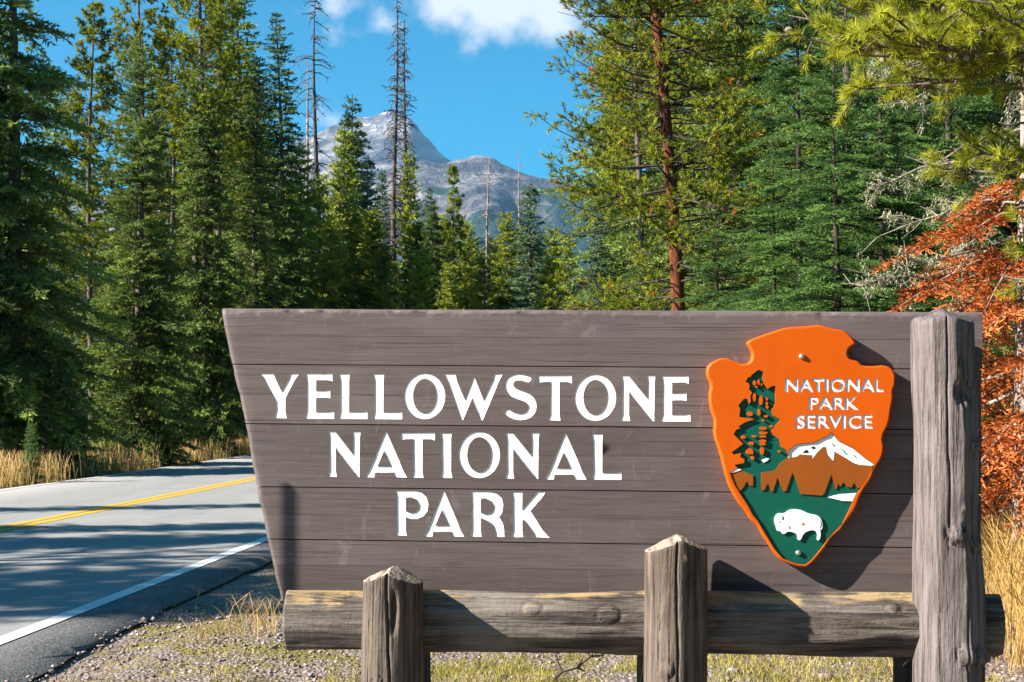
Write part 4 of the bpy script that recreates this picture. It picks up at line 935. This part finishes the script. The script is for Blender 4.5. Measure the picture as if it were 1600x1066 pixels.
# --- trees on the sign's side
tpx('pine_tree', 'pineBig', 1076, 25, -560, 'large pine with flaking orange bark and ragged golden-green crown', rot=0.0)
tpx('pine_tree', 'pineB', 1106, 33, -420, 'grey-trunked pine behind the orange-barked pine', rot=1)
tpx('spruce_tree', 'spruceC', 1150, 29, -200, 'dark shaded spruce between the orange-barked pine and the lush fir', rot=2)
tpx('fir_tree', 'firA', 1250, 18.5, -150, 'lush green fir with layered boughs behind the arrowhead emblem', rot=.3)
tpx('fir_tree', 'firB', 1375, 16.5, -60, 'broad spreading fir next to the red dying fir', rot=1.9)
tpx('fir_tree', 'firB', 1310, 15.2, 60, 'younger fir filling between the lush layered fir and the broad spreading fir', rot=2.6, wide=1.25)
tpx('fir_tree', 'firA', 1208, 16.6, 215, 'low bushy fir in front of the lush layered fir', rot=3.7, wide=1.35)
tpx('fir_tree', 'firA', 1412, 15.4, 190, 'low bushy fir hugging the red dying fir', rot=5.1, wide=1.3)
tpx('fir_tree', 'firA', 1120, 21, 330, 'low fir at the foot of the orange-barked pine', rot=.9, wide=1.5)
tpx('fir_tree', 'firB', 1490, 23, -300, 'tall green fir behind the red dying fir', rot=4)
tpx('spruce_tree', 'spruceC', 1330, 28, -260, 'dark spruce standing behind the lush layered fir', rot=5)
tpx('pine_tree', 'pineB', 1000, 38, -150, 'yellow-green pine behind the ragged crown of the orange-barked pine', rot=3)
tpx('fir_tree', 'firA', 1010, 27, 395, 'low spreading fir below the ragged golden-green crown', rot=4, wide=1.7)
tpx('spruce_tree', 'spruceA', 1060, 40, -60, 'spruce filling in behind the orange-barked pine', rot=4, wide=1.2)

# --- deeper forest, look-alike conifers
r = rng(77); FG = 'conifers deep in the forest'
keys = ['spruceA', 'spruceB', 'darkfir', 'spruceD', 'spruceC']
def deep(px, d, top):
    k = keys[r.integers(0, len(keys))]; zone = 'behind the roadside trees across the road' if px < 440 else 'below the mountain past the road bend' if px < 930 else 'behind the firs on the sign side'
    desc = {'spruceA': 'dense mid-green spruce', 'spruceB': 'slender dark green spruce', 'darkfir': 'very dark shaded spruce', 'spruceD': 'blue-grey spruce', 'spruceC': 'broad drooping spruce'}[k]
    tpx('forest_tree', k, px, d, top, desc + ' deep in the forest ' + zone, FG + ' ' + zone, wide=r.uniform(1.1, 1.6))
for px in range(-60, 460, 34): deep(px + r.uniform(-12, 12), r.uniform(62, 74), r.uniform(40, 330))
for px in range(-80, 480, 40): deep(px + r.uniform(-12, 12), r.uniform(52 if px < 250 else 64, 66), r.uniform(300, 460))
for px in range(440, 900, 36): deep(px + r.uniform(-12, 12), r.uniform(84, 100), r.uniform(330, 420))
for px in range(960, 2300, 48): deep(px + r.uniform(-12, 12), r.uniform(42, 62), r.uniform(-120, 160))
for px in range(940, 2300, 60): deep(px + r.uniform(-12, 12), r.uniform(30, 40), r.uniform(260, 420))
# --- roadside trees left of the picture, whose shadows lie across the road
SG = 'roadside trees shading the road'
for x_, y_, k, s_ in ((-14.6, 9.0, 'spruceC', .92), (-14.8, 13.4, 'spruceC', .8), (-15.5, 7.6, 'spruceB', .8), (-17.2, 9.4, 'spruceA', .95), (-15.2, 11.5, 'pineA', .75), (-19, 12.6, 'spruceB', 1.0), (-15.6, 15.3, 'spruceA', .85), (-18, 18.6, 'spruceB', .8), (-23, 30, 'spruceC', 1.1)):
    tree('roadside_tree', k, x_, y_, s_, 1, x_ * y_, 'conifer standing back from the road edge across from the sign', SG)

# --- unseen trees added behind and beside the viewer to block sky light
BG = 'trees added round the viewpoint to block sky light'
for x_, y_, k, s_ in ((-4, -13, 'spruceA', 1.1), (-.5, -10, 'spruceC', 1.), (2.5, -12, 'spruceB', 1.1), (5.5, -9, 'spruceA', 1.1), (8.5, -7.5, 'spruceC', 1.), (7, -12, 'spruceC', 1.2), (11, -4, 'spruceA', 1.2), (12.5, 0, 'spruceC', 1.1), (10.5, 3.4, 'spruceB', 1.), (13.5, 5, 'spruceA', 1.2), (0, -15, 'spruceC', 1.2), (-8, -15, 'spruceC', 1.2)):
    tree('sky_blocker_tree', k, x_, y_, s_, 1, x_ * y_, 'unseen conifer added to block sky light from the sign front', BG)

# --- dying red fir with lichen-hung limbs
KINDS['redfir'] = conifer(61, 9.5, 1.75, .12, bl=.060, bw=.021, clear=.09, step=.36, per=8, droop=.45, up=.1, mats=M_red, bark=M_palebark, fill=.85, thin=3.4, twl=.5, twsp=.042, bsp=.017, clump=.8, zsp=.16)
red = tree('fir_tree', 'redfir', at(1602, 12.6), 12.6, 1.0, 1, 2.5, 'dying fir with rust-red needles and scaly pale trunk beside the sign')
def lichen_limbs(seed, n, z0, z1, Lr):
    rr = rng(seed); limbs, L0, LD = [], [], []
    for k in range(n):
        z = rr.uniform(z0, z1); a = rr.uniform(0, 6.28); L = Lr * rr.uniform(.5, 1.1); s = np.linspace(0, 1, 7); dn = np.array([math.cos(a), math.sin(a), 0])
        pts = np.array([0, 0, z]) + dn * (L * s)[:, None] + np.array([0, 0, 1.]) * (L * (-.25 * s ** 1.4))[:, None] + np.cumsum(rr.normal(0, .03 * L, (7, 3)), 0); limbs.append((pts, np.linspace(.014, .004, 7)))
        for q in range(14):
            j = rr.integers(1, 6); p0 = pts[j] + (pts[j + 1] - pts[j]) * rr.random(); dd = unit(dn + rr.normal(0, .7, 3)); l = rr.uniform(.1, .5) * L * .6; p1 = p0 + dd * l - np.array([0, 0, .08 * l])
            limbs.append((np.array([p0, (p0 + p1) / 2 + rr.normal(0, .015, 3), p1]), [.006, .004, .002]))
            if rr.random() < .75:
                for w in range(rr.integers(1, 5)): L0.append(p0 + (p1 - p0) * rr.random()); LD.append(1)
    L0 = np.array(L0); ti = np.repeat(np.arange(len(L0)), 26); b = L0[ti] + rr.normal(0, .022, (len(ti), 3)) * np.array([1, 1, 1.4]); d = unit(rr.normal(0, .6, (len(ti), 3)) + np.array([0, 0, -.7]))
    V, F = blades(b, d, rr.uniform(.015, .05, len(ti)), rr.uniform(.006, .012, len(ti)), rr); V2, F2 = tubes(limbs, 5)
    return npmesh('bare_limbs', V2, F2, M_twig, smooth=True), npmesh('lichen', V, F, M_lichen, tint=np.repeat(rr.uniform(.2, .9, len(ti)), 3))
for me in lichen_limbs(71, 34, 2.4, 5.2, 1.7): obj(me.name.split('.')[0], me, red)

# --- near pine whose boughs hang in at the upper corner
def near_pine():
    rr = rng(91); H = 8.5; TP = trunk_path(H, rr, .06); limbs = [(TP, np.interp(TP[:, 2], [-.25, 0, H], [.17, .15, .02]))]; T0, TD, TT, CN, PB = [], [], [], [], []
    for b in range(64):
        z = rr.uniform(2.3, 8.0); a = rr.uniform(0, 6.28)
        if b < 36: a = math.pi + rr.uniform(-.7, .7); z = rr.uniform(3.85, 5.3)
        elif b < 42: a = math.pi + rr.uniform(-.6, .6); z = rr.uniform(3.0, 3.8)
        L = 1.95 * rr.uniform(.55, 1.05) * (1.0 if z > 3.8 else .42); dn = np.array([math.cos(a), math.sin(a), 0]); s = np.linspace(0, 1, 9)
        pts = np.array([0, 0, z]) + dn * (L * s)[:, None] + np.array([0, 0, 1.]) * (L * (.02 * s - .30 * s ** 1.5 + .25 * s ** 3))[:, None] + np.cumsum(rr.normal(0, .02 * L, (9, 3)), 0) * s[:, None]
        limbs.append((pts, np.linspace(.018, .005, 9))); bt = rr.uniform(-.12, .12)
        for q in range(int((15 if b < 42 else 7) * L)):
            ss = rr.uniform(.28, 1.0); j = min(7, int(ss * 8)); p0 = pts[j] + (pts[j + 1] - pts[j]) * (ss * 8 - j); dd = unit(dn * .7 + rr.normal(0, .55, 3) + np.array([0, 0, .25])); l = rr.uniform(.12, .38); p1 = p0 + dd * l
            limbs.append((np.array([p0, (p0 + p1) / 2 + rr.normal(0, .012, 3), p1]), [.007, .006, .004]))
            T0.append(p1 - dd * .10); TD.append(dd); TT.append(bt + rr.normal(0, .1))
            if rr.random() < .5: T0.append(p0 + dd * l * .4); TD.append(unit(dd + rr.normal(0, .5, 3))); TT.append(bt + rr.normal(0, .1))
            if rr.random() < .13 and b < 42: CN.append((p0 + rr.normal(0, .025, 3) - np.array([0, 0, .02]), unit(-dd + rr.normal(0, .5, 3))))
            if rr.random() < .06 and b < 42: PB.append((p1 - dd * .03, dd))
    T0 = np.array(T0); TD = np.array(TD); TT = np.array(TT); ti = np.repeat(np.arange(len(T0)), 88); m = len(ti); q = rr.uniform(0, 1, m)
    base = T0[ti] + TD[ti] * (.10 * q)[:, None]; d = unit(TD[ti] * (.50 + .45 * q)[:, None] + unit(rr.normal(0, 1, (m, 3))) * .80)
    V, F = blades(base, d, .080 * rr.uniform(.75, 1.15, m), 0.0054 * rr.uniform(.8, 1.2, m), rr)
    tint = np.clip(.5 + TT[ti] + .2 * (q - .5) + rr.normal(0, .08, m), 0, 1)
    def eggs(L, ra, rb):
        Vs, Fs = [], []; nn = 0; th = np.linspace(0, 2 * np.pi, 10, endpoint=False)
        for p, dd in L:
            e1 = unit(np.cross(dd, [0.3, .2, 1])); e2 = np.cross(dd, e1); z_ = np.linspace(-1, 1, 9)
            for k, zz in enumerate(z_):
                rad = rb * math.sqrt(max(0.02, 1 - zz * zz)) * (1.0 - .25 * zz); tw = th + k * .31; rw = rad * (1 + .22 * np.cos(tw * 5) * (-1) ** k)
                Vs.append(p + dd * zz * ra + (e1[None] * np.cos(tw)[:, None] + e2[None] * np.sin(tw)[:, None]) * rw[:, None])
            i = np.arange(8)[:, None] * 10; j = np.arange(10)[None]; Fs.append(np.stack([i + j, i + (j + 1) % 10, i + 10 + (j + 1) % 10, i + 10 + j], -1).reshape(-1, 4) + nn); nn += 90
        return np.concatenate(Vs), np.concatenate(Fs)
    WV, WF = tubes(limbs, 5); cm = npmesh('pine_cone', *eggs([(np.zeros(3), np.array([0, 0, 1.]))], .028, .018), M_cone, tint=np.full(90, .5)); bm = npmesh('pollen_cone', *eggs([(np.zeros(3), np.array([0, 0, 1.]))], .020, .012), M_bud, tint=np.full(90, .5))
    return [npmesh('trunk', WV, WF, M_bark, smooth=True), npmesh('crown', V, F, M_nearpine, tint=np.repeat(tint, 3))], cm, bm, CN, PB
KINDS['nearpine'], cone_me, bud_me, CN, PB = near_pine()
np_ = tree('pine_tree', 'nearpine', at(1690, 9.2), 9.2, 1, 1, 0, 'near lodgepole pine with long golden-green needles and grey cones overhanging the sign')
for me, L in ((cone_me, CN), (bud_me, PB)):
    for p_, d_ in L:
        o = obj(me.name.split('.')[0], me, np_, Vector(p_)); o.rotation_euler = Vector(d_).to_track_quat('Z', 'Y').to_euler()

# ------------------------------------------------------------------ grass, stones, small things
def scatter(n, x0, x1, y0, y1, seed, dens=None):
    rr = rng(seed); x_ = rr.uniform(x0, x1, n); y_ = rr.uniform(y0, y1, n); k = rr.random(n) < (dens(x_, y_) if dens else 1); x_, y_ = x_[k], y_[k]
    z_ = (fbm(x_ * .9, y_ * .9, 3) - .5) * .10 + (fbm(x_ * 5, y_ * 5, 8) - .5) * .035 + np.clip((-9.8 - x_) / 10, 0, 1) * .35
    return np.column_stack([x_, y_, z_ - .01])
# tall dry grass along the far verge
def verge(n, seed, lo, hi):
    rr = rng(seed); i = rr.integers(80, len(cl) - 160, n); o = -(4.05 + lo + (hi - lo) * rr.random(n) ** 1.3); p = cl[i] + nrm[i] * o[:, None] + rr.normal(0, .15, (n, 2))
    k = rr.random(n) < np.clip((fbm(p[:, 0] * .8, p[:, 1] * .5, 91, 3) - .28) * 3.2, .06, 1); p = p[k]
    return np.column_stack([p, (fbm(p[:, 0] * .9, p[:, 1] * .9, 3) - .5) * .10 + np.clip((-9.8 - p[:, 0]) / 10, 0, 1) * .35 - .02])
tag(obj('verge_grass', grass_mesh('verge_grass', verge(26000, 5, .10, 2.4), .22, .78, .013, 5, M_dry, .25, True)), 'tall dry tawny grass along the far edge of the road', 'grass', kind='stuff')
tag(obj('verge_grass', grass_mesh('verge_grass', verge(16000, 6, .25, 3.6), .25, .6, .020, 6, M_grass, .4)), 'low green undergrowth mixed through the far verge', 'grass', kind='stuff')
# golden grass beside and behind the tall post
P = scatter(26000, 2.9, 9.5, 7.4, 17, 7, lambda x, y: np.clip((x / y - .322) * 30, 0, 1) * np.clip((fbm(x * 1.1, y * 1.1, 17, 3) - .2) * 3, .2, 1))
tag(obj('golden_grass', grass_mesh('golden_grass', P, .30, .85, .0065, 7, M_dryor, .45, True)), 'tall golden grass growing behind the tall log post', 'grass', kind='stuff')
# meadow strip behind the sign
P = scatter(17000, -3.0, 9.0, 12.5, 24, 8, lambda x, y: np.clip((fbm(x * .7, y * .7, 19, 3) - .25) * 2.5, .05, 1) * np.clip((x + 1.2) / 1.5, 0, 1))
tag(obj('meadow_grass', grass_mesh('meadow_grass', P, .15, .5, .012, 8, M_dryor, .4)), 'straw-coloured grass on the clearing behind the sign', 'grass', kind='stuff')
# short turf in patches on the gravel
def turf(x, y):
    n = .6 * fbm(x * .55, y * .55, 44, 4) + .4 * fbm(x * 3.1, y * 3.1, 45, 4); edge = np.clip((road_dist(x, y) - 4.45) / .5, 0, 1)
    return np.clip((n - .46) * 8, 0, 1) * edge
P = scatter(90000, -3.2, 4.0, 7.0, 13, 9, turf)
tag(obj('turf', grass_mesh('turf', P, .02, .075, .006, 9, M_grass, .6)), 'patchy short green and yellow turf on the gravel round the sign', 'grass', kind='stuff')
def tuft(px, py, n, h0, h1, spread, seed, label, mat=M_dry, w=.0045):
    c = ground_at(px, py); rr = rng(seed); p = np.array([c.x, c.y, 0]) + rr.normal(0, spread, (n, 3)) * np.array([1, 1, 0]); p[:, 2] = gz(c.x, c.y) - .01
    tag(obj('grass_tuft', grass_mesh('grass_tuft', p, h0, h1, w, seed, mat, .7, True)), label, 'grass', kind='stuff')
tuft(392, 985, 45, .12, .36, .12, 301, 'wispy dry grass tuft beside the left end of the log rail')
tuft(428, 990, 45, .12, .34, .14, 302, 'bent straw-coloured grass clump right behind the log rail end')
tuft(340, 1000, 40, .10, .25, .10, 303, 'small pale grass clump on the gravel near the road shoulder')
tuft(545, 1075, 50, .15, .38, .07, 304, 'green grass clump at the base of the shorter front post', M_grass)
tuft(1430, 1080, 40, .2, .42, .06, 305, 'dry curling grass wisps at the base of the tall post')
tuft(690, 1055, 30, .05, .14, .12, 306, 'low weed patch on gravel between the two front posts', M_grass)
# pebbles
def pebbles(n, x0, x1, y0, y1, s0, s1, seed, dens=None):
    rr = rng(seed); P = scatter(n, x0, x1, y0, y1, seed, dens); n = len(P); g = (1 + 5 ** .5) / 2
    iv = unit(np.array([(-1, g, 0), (1, g, 0), (-1, -g, 0), (1, -g, 0), (0, -1, g), (0, 1, g), (0, -1, -g), (0, 1, -g), (g, 0, -1), (g, 0, 1), (-g, 0, -1), (-g, 0, 1)]))
    iF = np.array([(0,11,5),(0,5,1),(0,1,7),(0,7,10),(0,10,11),(1,5,9),(5,11,4),(11,10,2),(10,7,6),(7,1,8),(3,9,4),(3,4,2),(3,2,6),(3,6,8),(3,8,9),(4,9,5),(2,4,11),(6,2,10),(8,6,7),(9,8,1)])
    sz = s0 + (s1 - s0) * rr.random(n) ** 3; sc = rr.uniform(.6, 1.3, (n, 1, 3)) * np.array([1, 1, .62]); V = iv[None] * sc * (1 + rr.uniform(-.22, .22, (n, 12, 1))) * sz[:, None, None]; a = rr.uniform(0, 6.28, n)
    V = np.stack([V[..., 0] * np.cos(a)[:, None] - V[..., 1] * np.sin(a)[:, None], V[..., 0] * np.sin(a)[:, None] + V[..., 1] * np.cos(a)[:, None], V[..., 2]], -1) + P[:, None] + np.array([0, 0, 1.]) * (.01 + sz * .25)[:, None, None]
    F = iF[None] + (np.arange(n) * 12)[:, None, None]; return npmesh('pebbles', V.reshape(-1, 3), F.reshape(-1, 3), M_stone, tint=np.repeat(np.clip(rr.normal(.36, .24, n), 0, 1), 12))
dn = lambda x, y: np.clip((road_dist(x, y) - 4.12) / .25, 0, 1) * (1 - .75 * turf(x, y))
tag(obj('gravel', pebbles(13000, -3.2, 3.8, 7.2, 11.5, .004, .020, 11, dn)), 'loose grey and pink gravel on the ground round the sign', 'gravel', kind='stuff')
# stray stones one can pick out
for px, py, s_, lab in ((250, 1027, .05, 'pale fist-sized stone on the gravel by the road shoulder'), (1290, 1057, .05, 'rounded grey stone on turf behind the log rail'), (1145, 1054, .045, 'whitish stone lying between the taller front post and tall post')):
    c = ground_at(px, py); me = pebbles(1, c.x - .001, c.x + .001, c.y - .001, c.y + .001, s_, s_, int(px)); me.transform(Matrix.Translation((-c.x, -c.y, -gz(c.x, c.y)))); 
    o = obj('stone', me, None, (c.x, c.y, gz(c.x, c.y))); tag(o, lab, 'stone')
# dead twig on the gravel
c = ground_at(905, 1064); rr = rng(5); tw = []
p = np.array([c.x - .16, c.y - .1, .01]); 
pts = np.array([p, p + [.06, .02, .05], p + [.14, .03, .07], p + [.22, .05, .13], p + [.27, .05, .20]]); tw.append((pts, np.linspace(.012, .005, 5)))
for j, dd in ((1, (-.03, .02, .09)), (2, (.04, -.03, .07)), (2, (.05, .05, -.03)), (3, (.09, .02, .02)), (3, (-.04, .0, .07)), (4, (.05, .0, .02))): tw.append((np.array([pts[j], pts[j] + np.array(dd) * .6 + rr.normal(0, .008, 3), pts[j] + dd]), [.008, .006, .003]))
V, F = tubes(tw, 6); o = obj('dead_twig', npmesh('dead_twig', V - np.array([c.x, c.y, 0]), F, M_bark, smooth=True), None, (c.x, c.y, gz(c.x, c.y))); tag(o, 'dark forked dead twig lying on gravel behind the log rail', 'twig')
# slender snow pole to the left of the picture: its shadow falls on the board
su, sv = S(453, 757); sp = OR + u * su + v * sv; dirh = Vector((to_sun.x, to_sun.y, 0)); q = sp + to_sun * (1.15 / dirh.length)
hp = q.z; V, F = tubes([(np.array([(0, 0, -.2), (0, 0, hp * .5), (0, 0, hp - .02), (0, 0, hp)]), [.0098, .0098, .0098, .003])], 10)
o = obj('snow_pole', npmesh('snow_pole', V, F, M_deadbark, smooth=True), None, (q.x, q.y, 0)); tag(o, 'slender wooden snow pole standing beside the road', 'pole')

# ------------------------------------------------------------------ haze
bx = np.array([(x_, y_, z_) for z_ in (-6, 1300) for y_ in (-420, 6700) for x_ in (-6700, 6700)], float)
bf = np.array([(0, 2, 3, 1), (4, 5, 7, 6), (0, 1, 5, 4), (2, 6, 7, 3), (0, 4, 6, 2), (1, 3, 7, 5)])
m, t = newmat('haze_air'); pv = N(t, 'ShaderNodeVolumePrincipled', inp={'Color': (.28, .60, 1, 1), 'Density': .00006, 'Anisotropy': .2}); oo = N(t, 'ShaderNodeOutputMaterial'); t.links.new(pv.outputs[0], oo.inputs['Volume'])
tag(obj('haze', npmesh('haze', bx, bf, m)), kind='stuff')
